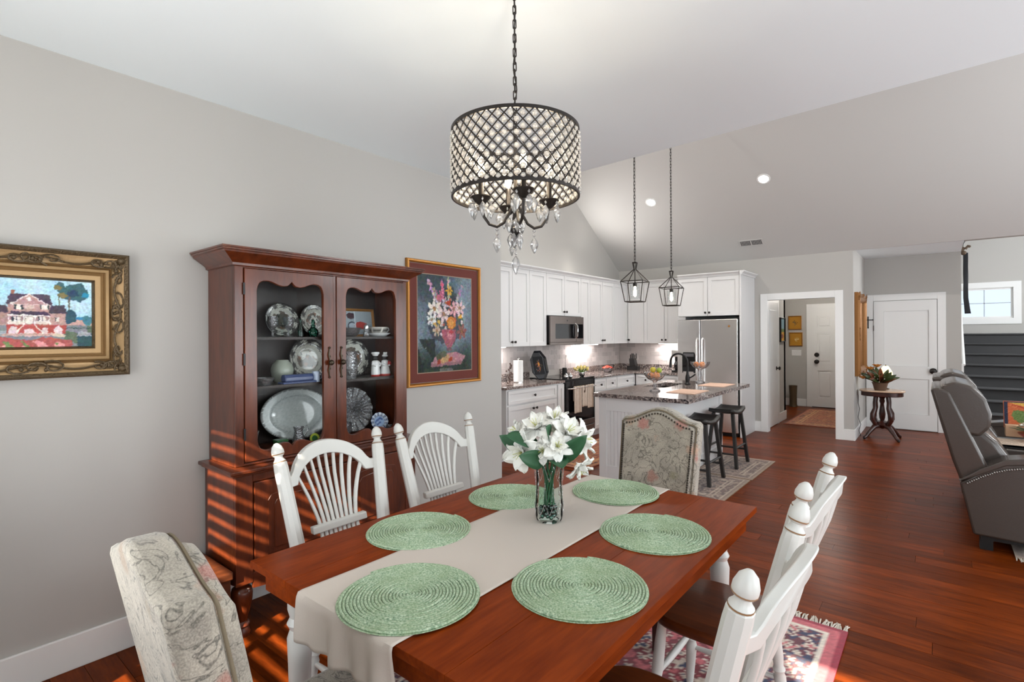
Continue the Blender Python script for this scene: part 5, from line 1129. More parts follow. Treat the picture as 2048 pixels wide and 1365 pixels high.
for k in range(16):
    a = k*2.4; q = .018+.0065*k; px_, py_, pz_ = q*math.cos(a), q*math.sin(a), .13-.0025*k; mg.tube([(0, 0, .04), (px_*.6, py_*.6, .09), (px_, py_, pz_)], .004, 5); st_ = len(m.v); m.lathe([(.004, 0), (.014, .012), (.016, .028), (.010, .044), (.002, .05)], 8); m.xf(T(px_, py_, pz_-.01) @ R(math.atan2(py_, px_)) @ R(.5, 'Y'), st_)
m.build('tulip_blooms', simple('tulip_cream', lin((232, 212, 130)), .5), t, 60)
for k in range(8): a = k*.785; mg.grid(lambda u, v: ((v*.08+.01)*math.cos(a)-(u-.5)*.025*math.sin(PI*v)*math.sin(a), (v*.08+.01)*math.sin(a)+(u-.5)*.025*math.sin(PI*v)*math.cos(a), .05+.06*v-.04*v*v), 4, 6)
mg.build('tulip_leaves', simple('tulip_green', lin((104, 140, 50)), .5), t, 60)
for i, lb in enumerate(('left silver shaker on the range top', 'right silver shaker on the range top')):
    t = thing('silver_shaker', lb, 'shaker', (-.95+.015*i, 6.08+.085*i, .906), 0, 'silver shakers on the range'); MB().lathe([(.02, 0), (.03, .012), (.034, .03), (.028, .05), (.016, .06), (.001, .068)], 16).build('body', M_chrome, t, 50); MB().ball((0, 0, .07), .008, 8, 6).build('cap', M_chrome, t, 50)
t = thing('utensil', 'steel utensil standing in a black crock behind the range', 'utensil', (-1.33, 6.62, .906)); MB().lathe([(.04, 0), (.042, .01), (.035, .11), (.03, .11), (.03, .02), (.001, .01)], 16).build('crock', M_black, t, 40); MB().tube([(0, 0, .02), (.01, .01, .25), (.015, .015, .30)], [.004, .004, .010], 6).build('spoon', M_steel, t, 60)
t = thing('coral_flower_bowl', 'glass bowl of coral flowers on the corner counter', 'flowers', (-1.15, 7.62, .897)); MB().lathe([(.05, 0), (.06, .01), (.085, .06), (.082, .06), (.055, .012), (.001, .01)], 24).build('bowl', M_cry, t, 40); m = MB()
for k in range(18):
    a, q = k*2.4, .018*math.sqrt(k); st_ = len(m.v)
    for j in range(6): s2 = len(m.v); m.grid(petal(.03, .010, .3), 4, 5); m.xf(R(j*1.05), s2)
    m.xf(T(q*math.cos(a), q*math.sin(a), .075+.03*(1-q/.08)) @ R(a) @ R(q*9, 'Y'), st_)
m.build('coral_blooms', simple('coral_petal', lin((228, 92, 74)), .5), t, 60)
t = thing('knife_block', 'black knife block with knives on the corner counter', 'knife block', (-1.08, 8.42, .897)); MB().box(-.10, .10, -.06, .06, 0, .07).build('base', M_black, t, bev=.006); MB().prism([(-.05, .07), (.06, .07), (.03, .20), (-.06, .20)], -.05, .05, 'xz').build('block', M_black, t, bev=.004); 
for k in range(6): MB().box(-.05+.018*k, -.038+.018*k, -.03+.02*(k % 3), -.012+.02*(k % 3), .195, .27+.02*(k % 2)).build('knife_handle', M_blackgl, t, bev=.003)
t = thing('coffee_maker', 'black and steel drip coffee maker beside the refrigerator', 'coffee maker', (-.24, 8.38, .897)); MB().box(-.09, .09, -.11, .11, 0, .03).build('base', M_black, t, bev=.005); MB().box(-.09, .09, .03, .11, .03, .36).build('tower', M_black, t, bev=.006); MB().box(-.09, .09, -.11, .03, .25, .36).build('brew_head', M_steel, t, bev=.008); MB().lathe([(.05, .032), (.07, .06), (.07, .13), (.05, .18), (.052, .19)], 20, (0, -.04, 0)).build('carafe', M_blackgl, t, 40)
t = thing('wall_outlet', 'white outlet plate on the tiles beside the coffee maker', 'outlet', (-.62, 8.686, 1.06)); MB().box(-.035, .035, -.004, .002, 0, .115).build('plate', M_trim, t, bev=.002); 
for zz in (.03, .07): MB().box(-.014, .014, -.006, -.004, zz, zz+.022).build('socket', simple('socket_ivory', (.7, .7, .68), .4), t)

# ================================================================ island
IX0, IX1, IY0, IY1 = .29, .955, 4.82, 6.74; isl = thing('kitchen_island', 'white beadboard kitchen island', 'island')
MB().box(IX0+.012, IX1-.012, IY0+.012, IY1-.012, 0, .655).box(IX0+.012, IX1-.012, IY0+.012, 5.70, .655, .858).box(IX0+.012, IX1-.012, 6.40, IY1-.012, .655, .858).box(IX0+.012, .345, 5.7, 6.4, .655, .858).box(.645, IX1-.012, 5.7, 6.4, .655, .858).build('body', M_isl, isl)
m = MB().box(IX0, IX0+.09, IY0, IY0+.012, 0, .858).box(IX1-.09, IX1, IY0, IY0+.012, 0, .858).box(IX0+.09, IX1-.09, IY0, IY0+.012, .72, .858).box(IX0+.09, IX1-.09, IY0, IY0+.012, 0, .15).build('end_frame', M_isl, isl, bev=.002)
n = 12; w_ = (IX1-IX0-.18)/n
for k in range(n): MB().box(IX0+.09+k*w_+.002, IX0+.09+(k+1)*w_-.002, IY0+.005, IY0+.0125, .15, .72).build('bead_board', M_isl, isl, bev=.002)
m = MB().box(IX1-.012, IX1, IY0+.012, IY0+.10, 0, .858).box(IX1-.012, IX1, IY1-.10, IY1, 0, .858).box(IX1-.012, IX1, IY0+.1, IY1-.1, .75, .858).box(IX1-.012, IX1, IY0+.1, IY1-.1, 0, .13).build('side_frame', M_isl, isl, bev=.002)
for yb in (): MB().prism([(IX1, .858), (IX1+.22, .858), (IX1+.20, .83), (IX1+.10, .74), (IX1+.03, .62), (IX1, .60)], yb-.02, yb+.02, 'xz').build('corbel', M_isl, isl, bev=.003)
SX0, SX1, SY0, SY1 = .36, .63, 5.72, 6.38
ctp = MB().box(.245, 1.265, 4.775, SY0, .859, .90).box(.245, 1.265, SY1, 6.79, .859, .90).box(.245, SX0, SY0, SY1, .859, .90).box(SX1, 1.265, SY0, SY1, .859, .90).build('island_countertop', M_gran); tag(ctp, 'speckled granite island top with overhang for the stools', 'countertop')
sk = thing('sink', 'dark undermount sink sunk in the island top', 'sink'); M_sk = simple('dark_sink', (.05, .045, .04), .25, .5)
MB().box(SX0-.01, SX1+.01, SY0-.01, SY1+.01, .66, .67).box(SX0-.01, SX0, SY0-.01, SY1+.01, .67, .858).box(SX1, SX1+.01, SY0-.01, SY1+.01, .67, .858).box(SX0, SX1, SY0-.01, SY0, .67, .858).box(SX0, SX1, SY1, SY1+.01, .67, .858).build('basin', M_sk, sk); MB().lathe([(.04, .67), (.045, .674), (.001, .675)], 20, ((SX0+SX1)/2, (SY0+SY1)/2, 0)).build('drain', M_steel, sk, 40)
fa = thing('kitchen_faucet', 'black gooseneck faucet on the island', 'faucet', (.71, 6.22, .901)); MB().lathe([(.034, 0), (.036, .01), (.022, .03), (.028, .06), (.026, .10), (.016, .13), (.014, .16)], 18).build('base', M_black, fa, 40)
MB().tube([(0, 0, .15)]+[(-.105+.105*math.cos(a), -.02*math.sin(a), .27+.105*math.sin(a)) for a in np.linspace(0, PI, 13)]+[(-.212, 0, .23), (-.214, 0, .20)], [.012]*13+[.013, .016, .018], 12).build('neck', M_black, fa, 60); MB().tube([(.02, .0, .08), (.06, -.01, .10), (.10, -.02, .13)], [.009, .008, .010], 8).build('lever', M_black, fa, 60)
def pedestal(label, loc, s, hb, fruit, tall):
    t = thing('pedestal_bowl', label, 'bowl', loc, 0, 'glass pedestal bowls on the island'); p = [(.055, 0), (.058, .006), (.02, .03), (.012, hb*.4), (.02, hb*.55), (.012, hb*.8), (.03, hb), (.075*s, hb+.02), (.105*s, hb+.06), (.112*s, hb+.09)]
    flute(MB().lathe(p+[(r_-.004, z) for r_, z in p[:-4:-1]]+[(.001, hb+.012)], 56), 12, .05, .004, hb+.03).build('body', M_bowl, t, 40)
    for k, (x, y, z, r_, col, fl, nm) in enumerate(fruit):
        o = thing(fl[0], fl[1], 'fruit', (loc[0]+x, loc[1]+y, loc[2]+hb+z)); m = MB().lathe([(r_*.12, -r_*.92), (r_*.5, -r_*.85), (r_*.86, -r_*.5), (r_, 0), (r_*.85, r_*.52), (r_*.45, r_*.88), (r_*.1, r_*.84)], 16, sx=fl[2] if len(fl) > 2 else 1); m.build('flesh', simple('fruit_'+fl[0], lin(col), .4, bump=(120, .2, .002)), o, 60); MB().tube([(0, 0, r_*.8), (.003, 0, r_*1.05)], .003, 5).build('stem', simple('fruit_stem', lin((84, 70, 40)), .7), o)
pedestal('glass pedestal bowl of mixed fruit nearer on the island', (.70, 5.30, .901), 1.0, .11, [(-.04, -.02, .055, .036, (224, 130, 40), ('orange', 'left orange low in the mixed fruit bowl'), 0), (.035, -.03, .055, .036, (220, 120, 36), ('orange', 'front orange low in the mixed fruit bowl'), 0), (0, .045, .058, .036, (216, 90, 34), ('orange', 'rear orange low in the mixed fruit bowl'), 0), (-.02, 0, .118, .032, (196, 180, 60), ('pear', 'yellow-green pear atop the mixed fruit bowl'), 0), (.045, .01, .115, .030, (150, 170, 60), ('green_apple', 'green apple atop the mixed fruit bowl'), 0)], True)
pedestal('taller glass pedestal bowl of oranges beyond the faucet', (.735, 6.58, .901), 1.05, .17, [(-.04, -.02, .06, .035, (230, 160, 50), ('orange', 'left orange in the taller pedestal bowl'), 0), (.035, -.03, .06, .035, (234, 166, 60), ('orange', 'front orange in the taller pedestal bowl'), 0), (.01, .045, .06, .035, (226, 150, 44), ('orange', 'rear orange in the taller pedestal bowl'), 0)], False)
for lb, x, y in (('tan woven placemat on the nearer half of the island', 1.0, 5.45), ('tan woven placemat on the farther half of the island', 1.0, 6.38)):
    tag(MB().box(-.15, .15, -.22, .22, 0, .004).build('rectangular_placemat', simple('tan_weave', lin((214, 178, 156)), .7, bump=(220, .5, .002)), None, loc=(x, y, .901)), lb, 'placemat', 'tan placemats on the island')
# bar stools
def make_stool():
    t = thing('bar_stool', '', 'stool')
    def seat(u, v): x, y = (u-.5)*.30, (v-.5)*.44; return (x*(1-.08*abs(2*v-1)), y, .60+.035*abs(2*v-1)**2.2+.006*abs(2*u-1)**2)
    m = MB().grid(seat, 9, 17); n = len(m.v); st_ = [(x, y, .565+.02*(abs(y)/.22)) for x, y, z in m.v]; m.add(st_, [tuple(reversed(f)) for f in m.f[:]]) if False else None
    m.build('seat', M_blackwood, t, 60, thick=.035)
    fe = {}
    for sx in (-1, 1):
        for sy in (-1, 1):
            a = Vector((sx*.105, sy*.15, .60)); b = Vector((sx*.165, sy*.22, 0)); fe[sx, sy] = (a, b)
            MB().add([tuple(p+Vector((i*.017, j*.021, 0))) for p in (b, a) for i, j in ((-1, -1), (1, -1), (1, 1), (-1, 1))], [(3, 2, 1, 0), (4, 5, 6, 7), (0, 1, 5, 4), (1, 2, 6, 5), (2, 3, 7, 6), (3, 0, 4, 7)]).build('leg', M_blackwood, t, bev=.003)
    def at(k, z): a, b = fe[k]; return b.lerp(a, z/.6)
    for k1, k2, z in (((-1, -1), (-1, 1), .22), ((1, -1), (1, 1), .22), ((-1, -1), (1, -1), .15), ((-1, 1), (1, 1), .15)):
        p, q = at(k1, z), at(k2, z); MB().tube([p, q], .012, 6).build('rung', M_blackwood, t)
    return t
s0 = make_stool(); s0.location = (1.15, 5.39, .0085); tag(s0, 'black saddle-seat bar stool nearer the camera at the island', 'stool', 'bar stools at the island')
s1 = copy_tree(s0); s1.location = (1.155, 6.27, .0085); tag(s1, 'black saddle-seat bar stool farther along the island', 'stool', 'bar stools at the island')

# ================================================================ lanterns
def lantern(label, x, y):
    t = thing('pendant_lantern', label, 'pendant light', (x, y, 0), YAW+math.radians(14), 'lantern pendants over the island'); z0, z1, z2, z3 = 1.855, 2.065, 2.195, 2.265
    def sq(r_, z): return [Vector((r_*math.cos(k*PI/2), r_*math.sin(k*PI/2), z)) for k in range(4)]
    A, B, C_, D_ = sq(.118, z0), sq(.165, z1), sq(.012, z2), sq(.028, z3); m = MB()
    for k in range(4):
        q = (k+1) % 4
        for p0, p1 in ((A[k], A[q]), (B[k], B[q]), (A[k], B[k]), (B[k], C_[k]), (C_[k], D_[k]), (D_[k], D_[q])): m.tube([p0, p1], .005, 4)
    m.build('cage', M_bronze, t); MB().tube([(0, 0, z1-.01), (0, 0, z2)], .005, 6).lathe([(.02, z1-.05), (.022, z1-.02), (.01, z1-.005)], 14).build('socket', M_bronze, t, 40)
    MB().lathe([(.045, z0+.03), (.045, z1-.03), (.0435, z1-.03), (.0435, z0+.03), (.045, z0+.03)], 20).build('glass_sleeve', M_glass, t, 40); MB().lathe([(.001, z0+.05), (.015, z0+.065), (.017, z0+.09), (.012, z0+.13), (.008, z1-.05)], 14).build('bulb', M_bulb, t, 60)
    ztop = ZV+SL*(YB-y) if y > YRI else ZRI-SL*(YRI-y); chain(t, z3-.005, ztop-.03, .045, .016, .003); MB().lathe([(.06, ztop+.04), (.06, ztop-.02), (.01, ztop-.035)], 20).build('ceiling_canopy', M_bronze, t, 40)
    point('lantern_bulb', (x, y, 1.95), 4, .02)
lantern('nearer black cage lantern pendant over the island', .6, 5.045); lantern('farther black cage lantern pendant over the island', .6, 6.01)
# downlights and vent in the sloped ceiling
nrm = Vector((0, -SL, -1)).normalized()
def on_slope(px_, py_): d = ray(px_, py_); return CAM+d*((ZV+SL*YB-CAMZ-SL*CAM.y)/(d.z+SL*d.y))
for lb, p in (('recessed downlight in the sloped ceiling near the lanterns', (1302, 405)), ('brighter recessed downlight in the sloped ceiling to the right', (1527, 358)), ('recessed downlight high in the sloped ceiling out of view', (1820, 330))):
    P = on_slope(*p); t = thing('recessed_downlight', lb, 'ceiling light', tuple(P), 0, 'recessed downlights'); t.rotation_euler = nrm.to_track_quat('Z', 'Y').to_euler()
    if p[0] == 1820: bpy.data.objects.remove(t); continue
    MB().lathe([(.062, 0), (.085, 0), (.085, .004), (.062, .006), (.062, 0)], 32).build('trim_ring', M_trim, t, 40); MB().lathe([(.062, .001), (.05, .003), (.001, .004)], 32).build('lens', M_down, t, 40)
    l = bpy.data.lights.new('downlight', 'SPOT'); l.energy = 80; l.spot_size = 2.2; l.spot_blend = .8; l.color = (1, .94, .87); l.shadow_soft_size = .06; o = bpy.data.objects.new('downlight', l); COL.objects.link(o); o.location = P+nrm*.02; o.rotation_euler = Vector((0, -.3, -1)).to_track_quat('-Z', 'Y').to_euler()
n2 = Vector((0, SL, -1)).normalized()
for xx in (-.4, 1.6, 3.6):   # unseen downlights added on the near slope to brighten kitchen and vault
    P = Vector((xx, 4.3, ZRI-SL*(YRI-4.3))); t = thing('recessed_downlight', 'added unseen downlight in the near vault slope, '+{-.4: 'over the range', 1.6: 'between kitchen and living room', 3.6: 'over the loveseat'}[xx], 'ceiling light', tuple(P), 0, 'added downlights of the near slope'); t.rotation_euler = n2.to_track_quat('Z', 'Y').to_euler()
    MB().lathe([(.062, 0), (.085, 0), (.085, .004), (.062, .006), (.062, 0)], 32).build('trim_ring', M_trim, t, 40); MB().lathe([(.062, .001), (.05, .003), (.001, .004)], 32).build('lens', M_down, t, 40)
    l = bpy.data.lights.new('downlight', 'SPOT'); l.energy = 170 if xx < 0 else 75; l.spot_size = 2.4; l.spot_blend = .8; l.color = (1, .96, .9); l.shadow_soft_size = .06; o = bpy.data.objects.new('downlight', l); COL.objects.link(o); o.location = P+n2*.02; o.rotation_euler = Vector((0, 1, -.5) if xx < 0 else (0, .6, -1)).to_track_quat('-Z', 'Y').to_euler()
t = thing('added_uplight', 'small uplight added on top of the gable wall cabinets for the vault glow', 'light', (-1.34, 7.0, 2.382)); MB().lathe([(.045, 0), (.045, .05), (.04, .06)], 18).build('can', M_black, t, 40); MB().lathe([(.036, .0605), (.03, .062), (.001, .063)], 18).build('lens', M_down, t, 40)  # fixture and its spot are added to make the glow on the vault
l = bpy.data.lights.new('uplight', 'SPOT'); l.energy = 48; l.spot_size = 1.7; l.spot_blend = 1; l.color = (1, .97, .93); l.shadow_soft_size = .04; o = bpy.data.objects.new('uplight', l); COL.objects.link(o); o.location = (-1.32, 7.0, 2.47); o.rotation_euler = Vector((.55, .55, 1.0)).to_track_quat('-Z', 'Y').to_euler()
P = on_slope(1502, 486); vt = thing('air_vent', 'white louvred air vent in the sloped ceiling', 'vent', tuple(P)); vt.rotation_euler = nrm.to_track_quat('Z', 'Y').to_euler()
MB().rectframe(-.17, .17, -.07, .07, .018, 0, .006, 'xy').build('frame', M_vault, vt); MB().box(-.155, .155, -.055, .055, .0005, .001).build('duct', simple('duct_dark', (.12, .12, .12), .8), vt)
for k in range(16): MB().box(-.15+k*.02, -.146+k*.02, -.052, .052, .001, .006).build('slat', M_vault, vt)
MB().box(-.006, .006, -.054, .054, .001, .0065).build('bar', M_vault, vt)
# ================================================================ ALCOVE AND HALL
def rnd_frame(name, label, wall, c, hw, hh, mat, art, wd=.03, th=.03, cat='picture', grp=None):
    t = thing(name, label, cat, c, 0, grp)
    m = molding(hw, hh, [(0, 0), (0, th), (wd*.4, th*1.15), (wd, th*.6)]); b = MB().box(0, th*.4, -hw+.004, hw-.004, -hh+.004, hh-.004)
    a = MB().grid(lambda u, v: (th*.45, -(hw-wd)+2*(hw-wd)*u, -(hh-wd)+2*(hh-wd)*v), art.w, art.h)
    if wall == 'y': M0 = R(-PI/2); [q.xf(M0) for q in (m, b, a)]
    m.build('frame', mat, t, 30); b.build('backing', M_hutchd, t); a.build('art', M_print, t, cols=art.cols()); return t
def floral(seed, bg, cs):
    c = Cv(40, 44, bg); r = np.random.default_rng(seed)
    for k in range(14): a, q = r.uniform(0, 6.28), r.uniform(0, .24); c.ell(.5+q*math.cos(a), .5+q*math.sin(a), .06, .03, cs[k % len(cs)], a)
    return c
p1 = at_y(1590, 646, HY); p2 = at_y(1592, 679, HY)
rnd_frame('small_framed_picture', 'upper gold-framed flower picture on the hall wall', 'y', (p1.x, HY-.001, p1.z), .125, .145, M_goldb, floral(3, (176, 126, 44), [(90, 70, 40), (120, 100, 70)]), .02, .025, grp='pair of gold hall pictures')
rnd_frame('small_framed_picture', 'lower gold-framed flower picture on the hall wall', 'y', (p2.x, HY-.001, p2.z), .125, .145, M_goldb, floral(6, (176, 126, 44), [(220, 196, 140), (196, 160, 90)]), .02, .025, grp='pair of gold hall pictures')
p = at_x(1563, 660, .95); c = Cv(40, 50, (120, 150, 160)); c.rect(0, 1, 0, .45, (190, 140, 50)); c.rect(0, 1, .4, .55, (90, 110, 60)); c.ell(.5, .2, .3, .1, (120, 60, 40))
rnd_frame('small_framed_picture', 'black-framed landscape seen at an angle on the hall side wall', 'x', (.951, 9.98, p.z), .17, .21, M_black, c, .02, .03)
p = at_y(1593, 706, HY); t = thing('light_switch', 'white triple light switch plate below the gold hall pictures', 'switch', (p.x, HY, p.z)); MB().box(-.09, .09, -.006, 0, -.06, .06).build('plate', M_trim, t, bev=.002)
for k in (-1, 0, 1): MB().box(k*.046-.006, k*.046+.006, -.016, -.006, -.012, .012).build('toggle', M_white, t)
t = thing('umbrella_stand', 'dark brass stand on the floor in the hall nook', 'stand', (.72, 12.1, 0)); MB().lathe([(.08, 0), (.085, .01), (.07, .05), (.07, .42), (.085, .44), (.08, .44), (.06, .05), (.001, .04)], 18).build('body', M_goldd, t, 40)
# gilt mirror on the alcove side wall
mr = thing('gilt_mirror', 'tall ornate gilt mirror seen edge-on on the alcove wall', 'mirror', (2.141, 9.32, 1.50))
molding(.50, .60, [(0, 0), (0, .04), (.02, .06), (.05, .05), (.07, .065), (.10, .045), (.12, .02)]).build('frame', simple('mirror_gilt', lin((140, 94, 46)), .4, .5, bump=(60, .5, .004)), mr, 30); MB().box(.002, .018, -.40, .40, -.50, .50).build('glass', simple('mirror_silver', (.85, .85, .85), .02, 1), mr)
m = MB()
for sy in (-1, 1):
    for sz in (-1, 1): scroll(m, sy*.45, sz*.55, 1.3, PI/4)
scroll(m, 0, .58, 1.6, 0); scroll(m, 0, -.58, 1.6, 0); scroll(m, -.46, 0, 1.6, PI/2); m.xf(T(.01, 0, 0)); m.build('ornament', MATS['mirror_gilt'], mr, 60)
# marble-top table
ST = thing('marble_top_table', 'dark carved side table with pink marble oval top', 'side table', (2.435, 9.13, 0)); Z_ = .70
def oval(rx, ry, n=40): return [(rx*math.copysign(abs(math.cos(a))**.8, math.cos(a)), ry*math.copysign(abs(math.sin(a))**.8, math.sin(a))) for a in [2*PI*k/n for k in range(n)]]
MB().prism(oval(.27, .225), Z_-.022, Z_, 'xy').build('marble_top', M_marble, ST, 30, bev=.006); MB().prism(oval(.25, .205), Z_-.085, Z_-.022, 'xy').build('apron', M_dkwood, ST, 30, bev=.008)
MB().lathe([(.015, .2), (.03, .22), (.02, .25), (.035, .30), (.04, .36), (.03, .44), (.022, .5), (.035, .54), (.028, .57), (.05, .615)], 18).build('column', M_dkwood, ST, 40); MB().lathe([(.001, .14), (.05, .16), (.09, .20), (.09, .24), (.04, .26)], 20).build('hub', M_dkwood, ST, 40)
for k in range(4):
    a = k*PI/2+PI/4; M0 = R(a); MB().tube([(.10, 0, .615), (.115, 0, .52), (.11, 0, .44), (.145, 0, .36), (.15, 0, .28), (.10, 0, .20)], [.026, .024, .026, .034, .034, .03], 8).xf(M0).build('scroll_support', M_dkwood, ST, 60)
    MB().tube([(.06, 0, .19), (.13, 0, .17), (.20, 0, .10), (.25, 0, .04), (.28, 0, .022)], [.034, .032, .026, .022, .022], 8).xf(M0).build('leg', M_dkwood, ST, 60)
    MB().ball((.28, 0, .016), .016, 10, 8).xf(M0).build('caster', M_black, ST, 60)
mp_ = thing('magnolia_arrangement', 'magnolia leaves and tan blooms in a brown pot on the marble table', 'flowers', (2.42, 9.03, Z_+.001)); mp_.scale = (1.25, 1.1, 1.12); MB().lathe([(.05, 0), (.055, .006), (.075, .09), (.085, .10), (.08, .10), (.07, .085), (.001, .08)], 20).build('pot', simple('clay_pot', lin((96, 74, 58)), .6), mp_, 40)
M_mag = simple('magnolia_leaf', lin((58, 70, 34)), .35); M_rustl = simple('rust_leaf', lin((120, 66, 36)), .5)
for k in range(46):
    a = random.uniform(0, 6.28); e = random.uniform(.1, 1.2); L = random.uniform(.13, .21); leaf_obj(mp_, (.03*math.cos(a), .03*math.sin(a), .10+.03*random.random()), (math.cos(a)*math.cos(e), math.sin(a)*math.cos(e), math.sin(e)), L, .035, (M_mag, M_rustl, M_mag)[k % 3], face=(.3, -1, .4))
M_tanb = simple('tan_bloom', lin((206, 136, 60)), .6)
for (x, y, z) in ((-.09, -.05, .26), (-.16, -.02, .14), (-.03, .03, .29)):
    m = MB()
    for j in range(7): st_ = len(m.v); m.grid(petal(.06, .028, .4), 5, 6); m.xf(R(j*.9) @ R(.5, 'X'), st_)
    m.xf(T(x, y, z)).build('bloom', M_tanb, mp_, 60, thick=.001)
m = MB()
for k in range(12): m.ball((random.uniform(-.05, .06), random.uniform(-.11, -.02), random.uniform(.11, .19)), .006, 6, 4)
m.build('white_filler', M_petal, mp_, 60)
lm = thing('glass_lamp', 'small lit lamp with pale panelled shade behind the magnolia', 'lamp', (2.47, 9.28, Z_+.001)); MB().lathe([(.04, 0), (.045, .008), (.014, .02), (.018, .08), (.008, .12), (.008, .26)], 16).build('base', M_goldd, lm, 40)
MB().lathe([(.085, .19), (.078, .25), (.035, .33), (.03, .335)], 8).build('shade', simple('shade_glow', lin((246, 226, 176)), .6, emit=1.6), lm); MB().lathe([(.004, .335), (.008, .345), (.001, .36)], 10).build('finial', M_goldd, lm, 40); point('lamp_bulb', (2.47, 9.28, Z_+.45), .25, .04)
tag(MB().tube([(2.165, 8.98, .62), (2.16, 9.0, .5), (2.175, 9.02, .42), (2.16, 8.98, .3), (2.19, 9.0, .2), (2.165, 9.05, .1), (2.18, 9.1, .01)], .004, 6).build('power_cord', M_black, None, 60), 'thin dark lamp cord hanging beside the marble table', 'cord')
t = thing('wall_cross', 'small dark iron cross on the white door casing', 'cross', (2.185, 10.178, 1.70)); MB().box(-.007, .007, -.008, 0, -.10, .075).build('upright', M_black, t); MB().box(-.06, .06, -.009, -.001, .022, .036).build('crossbar', M_black, t)
for x, z in ((-.06, .029), (.06, .029), (0, .075), (0, -.10)): MB().ball((x, -.005, z), .010, 8, 6).build('tip', M_black, t, 60)
# dark strap hanging from a bracket at the stairs
hb = thing('hanging_strap', 'long dark strap hanging from a carved bracket beside the stairs', 'wall hanging', (3.335, 10.42, 0)); 
MB().tube([(0, 0, 2.74), (.03, 0, 2.80), (.055, -.01, 2.78), (.085, -.01, 2.83)], [.02, .03, .022, .012], 8).ball((.03, 0, 2.72), .035, 10, 8).ball((.095, -.01, 2.81), .02, 8, 6).build('bracket', simple('driftwood', lin((92, 74, 58)), .7), hb, 60)
MB().tube([(.02, 0, 2.8), (.03, 0, 2.86), (.05, 0, 2.90)], .006, 6).lathe([(.03, 2.90), (.012, 2.92), (.02, 2.925)], 10, (.05, 0, 0)).build('lamp_arm', M_black, hb, 60); MB().ball((.055, 0, 2.95), .035, 12, 8).build('globe', simple('globe_glow', (1, .97, .92), .5, emit=5), hb, 60)
MB().grid(lambda u, v: (.025+.055*u+.03*max(0, v-.75)*4*(.5+.5*u), .01*math.sin(v*9+u*3), 2.72-.92*v), 5, 24).build('strap', simple('navy_strap', lin((40, 42, 46)), .8), hb, 60, thick=.012)

# ================================================================ LOVESEAT
lv = thing('reclining_loveseat', 'grey-brown leather reclining loveseat with centre console and nailhead arms', 'loveseat', (0, 0, 0))
def cush(name, poly, y0, y1, b=.035, mat=None, parent=None):
    o = MB().prism(poly, y0, y1, 'xz').build(name, mat or M_leather, parent or lv, 40, bev=b); o.modifiers['bevel'].segments = 4; return o
M_lin = M_leather
for y0, y1 in ((4.875, 5.575), (6.13, 6.83)):
    cush('back_shell', [(3.01, 1.10), (3.13, .60), (3.18, .44), (3.26, .12), (3.42, .12), (3.32, .58), (3.12, 1.085), (3.07, 1.11)], y0-.02, y1+.02, .02)
    cush('headrest', [(3.06, 1.09), (3.08, 1.13), (3.15, 1.155), (3.24, 1.13), (3.315, 1.04), (3.345, .94), (3.335, .84), (3.28, .775), (3.21, .785), (3.13, .95)], y0, y1, .05)
    cush('lumbar_cushion', [(3.19, .78), (3.24, .80), (3.31, .80), (3.38, .73), (3.46, .60), (3.47, .44), (3.30, .42)], max(y0, 5.0), min(y1, 6.70), .04)
    cush('seat_cushion', [(3.36, .30), (3.36, .47), (3.85, .50), (3.97, .48), (4.0, .40), (3.98, .26)], max(y0, 5.0), min(y1, 6.70), .05)
    cush('footrest', [(3.93, .12), (3.95, .30), (4.03, .34), (4.05, .14)], max(y0, 5.0), min(y1, 6.70), .02)
for y0, y1 in ((4.83, 4.995), (6.705, 6.87)):
    ar = cush('arm', [(3.17, .45), (3.24, .10), (4.0, .08), (4.0, .60), (3.9, .645), (3.6, .648), (3.40, .615), (3.27, .535)], y0, y1, .015)
    cush('arm_pad', [(3.165, .46), (3.19, .49), (3.28, .565), (3.41, .645), (3.6, .68), (3.9, .678), (4.02, .63), (4.01, .59), (3.9, .635), (3.6, .638), (3.41, .605), (3.28, .525)], y0-.012, y1+.012, .012, parent=ar)
    if y0 < 5:
        m = MB(); pts = [(3.21, .478), (3.28, .53), (3.35, .573), (3.41, .60), (3.5, .622), (3.6, .633), (3.75, .636), (3.9, .632)]
        for a, b in zip(pts[:-1], pts[1:]):
            n = max(1, int(math.hypot(b[0]-a[0], b[1]-a[1])/.013))
            for j in range(n): m.ball((a[0]+(b[0]-a[0])*j/n, y0-.006, a[1]+(b[1]-a[1])*j/n-.024), .008, 6, 4)
        o = m.build('nailhead_trim', simple('nail_pewter', (.30, .28, .26), .35, .8), ar, 60); o['kind'] = 'stuff'
cush('console', [(3.20, .20), (3.20, .60), (3.95, .60), (3.95, .14), (3.3, .14)], 5.58, 6.125, .015); MB().box(3.24, 3.93, 5.60, 6.105, .60, .612).build('console_top', M_black, lv, bev=.004)
MB().box(3.28, 3.98, 4.86, 6.84, .07, .13).build('base_frame', M_black, lv)
for x in (3.31, 3.94):
    for y in (4.90, 6.80): MB().box(x-.035, x+.035, y-.035, y+.035, 0 if x < 3.4 else .009, .07).build('foot', M_black, lv)
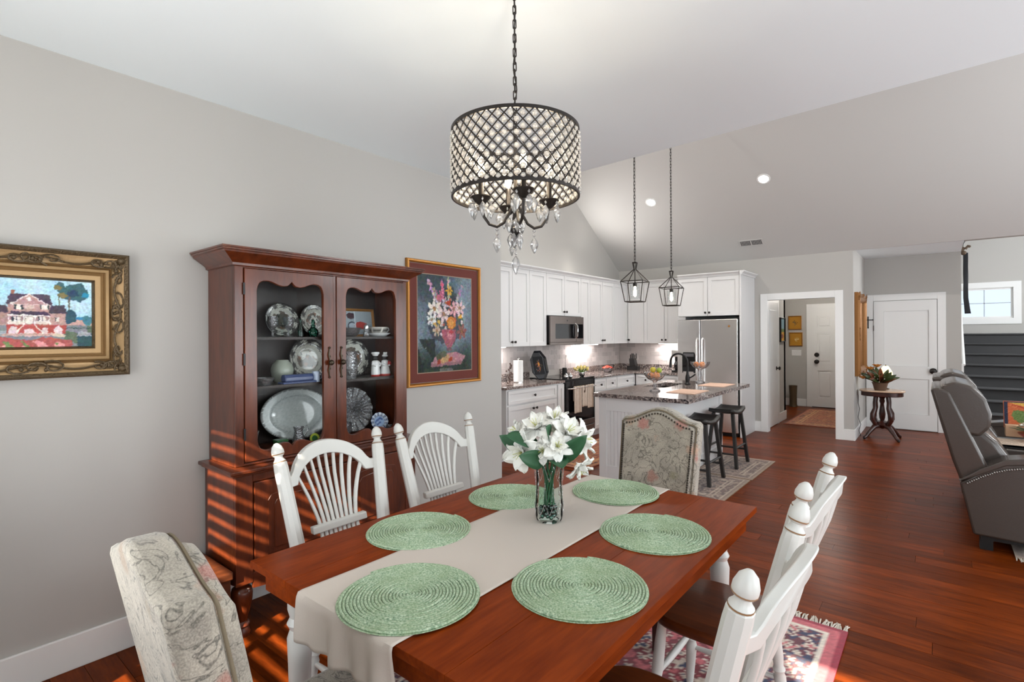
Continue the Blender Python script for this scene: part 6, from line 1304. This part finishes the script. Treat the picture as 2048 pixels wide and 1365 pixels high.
# things on the console
c = Cv(60, 30, (206, 186, 166)); c.put((np.sin(c.Y*120) > .2) & (c.X > .1) & (c.X < .6), (150, 138, 126)); c.grain(10)
tag(MB().grid(lambda u, v: (3.36+.40*u, 5.58+.36*v, .632+.010*math.sin(u*5)*math.sin(v*4)+.02*max(0, .1-v)*0), 60, 30).build('newspaper', M_print, None, cols=c.cols(), thick=.003), 'folded newspaper spread on the loveseat console', 'newspaper')
bx_ = thing('decorative_box', 'open patterned red and tan box behind the console flowers', 'box', (3.68, 5.99, .646)); M_pat = simple('patterned_card', lin((176, 92, 60)), .6)
c = Cv(60, 44, (176, 92, 56)); c.poly([(0, 1), (.5, .75), (1, .9), (1, 1)], (190, 150, 70)); c.poly([(.1, .9), (.6, .6), (1, .7), (1, .85), (.5, .72)], (150, 36, 32)); c.ell(.3, .4, .16, .3, (90, 110, 60), .4, rag=.3); c.ell(.7, .35, .25, .2, (206, 176, 140), .2, rag=.4); c.rect(0, .06, 0, 1, (36, 40, 60)); c.rect(0, 1, .96, 1, (36, 40, 60)); c.grain(8); MB().box(-.19, .19, -.05, .05, 0, .09).build('tray', simple('tan_card', lin((196, 160, 130)), .7), bx_); M0 = T(0, .05, .06) @ R(-.25, 'X'); MB().grid(lambda u, v: M0 @ Vector((-.19+.38*u, -.004, .22*v)), c.w, c.h).build('lid_picture', M_print, bx_, cols=c.cols()); MB().box(-.195, .195, 0, .012, 0, .225).xf(M0).build('lid', M_pat, bx_)
fb = thing('flower_bowl', 'red bowl of white and peach flowers on the loveseat console', 'flowers', (3.66, 5.78, .646)); MB().lathe([(.05, 0), (.06, .006), (.11, .05), (.115, .06), (.11, .06), (.05, .012), (.001, .01)], 24).build('bowl', simple('red_lacquer', lin((150, 36, 30)), .3), fb, 40)
for k in range(12):
    a = k*2.4; q = .028*math.sqrt(k); m = MB()
    for j in range(8): st_ = len(m.v); m.grid(petal(.05, .015, .4), 4, 6); m.xf(R(j*.785) @ R(.2, 'X'), st_)
    for j in range(6): st_ = len(m.v); m.grid(petal(.032, .011, .2), 4, 5); m.xf(R(j*1.05+.4) @ R(.7, 'X'), st_)
    m.xf(T(q*math.cos(a), q*math.sin(a), .15-.5*q) @ R(a) @ R(q*7, 'Y')).build('bloom', (M_petal, simple('peach_petal', lin((236, 204, 168)), .6), simple('lime_petal', lin((190, 206, 130)), .6), M_petal)[k % 4], fb, 60)
for k in range(10): a = k*.63; leaf_obj(fb, (.05*math.cos(a), .05*math.sin(a), .06), (math.cos(a), math.sin(a), .25), .12, .03, M_green)
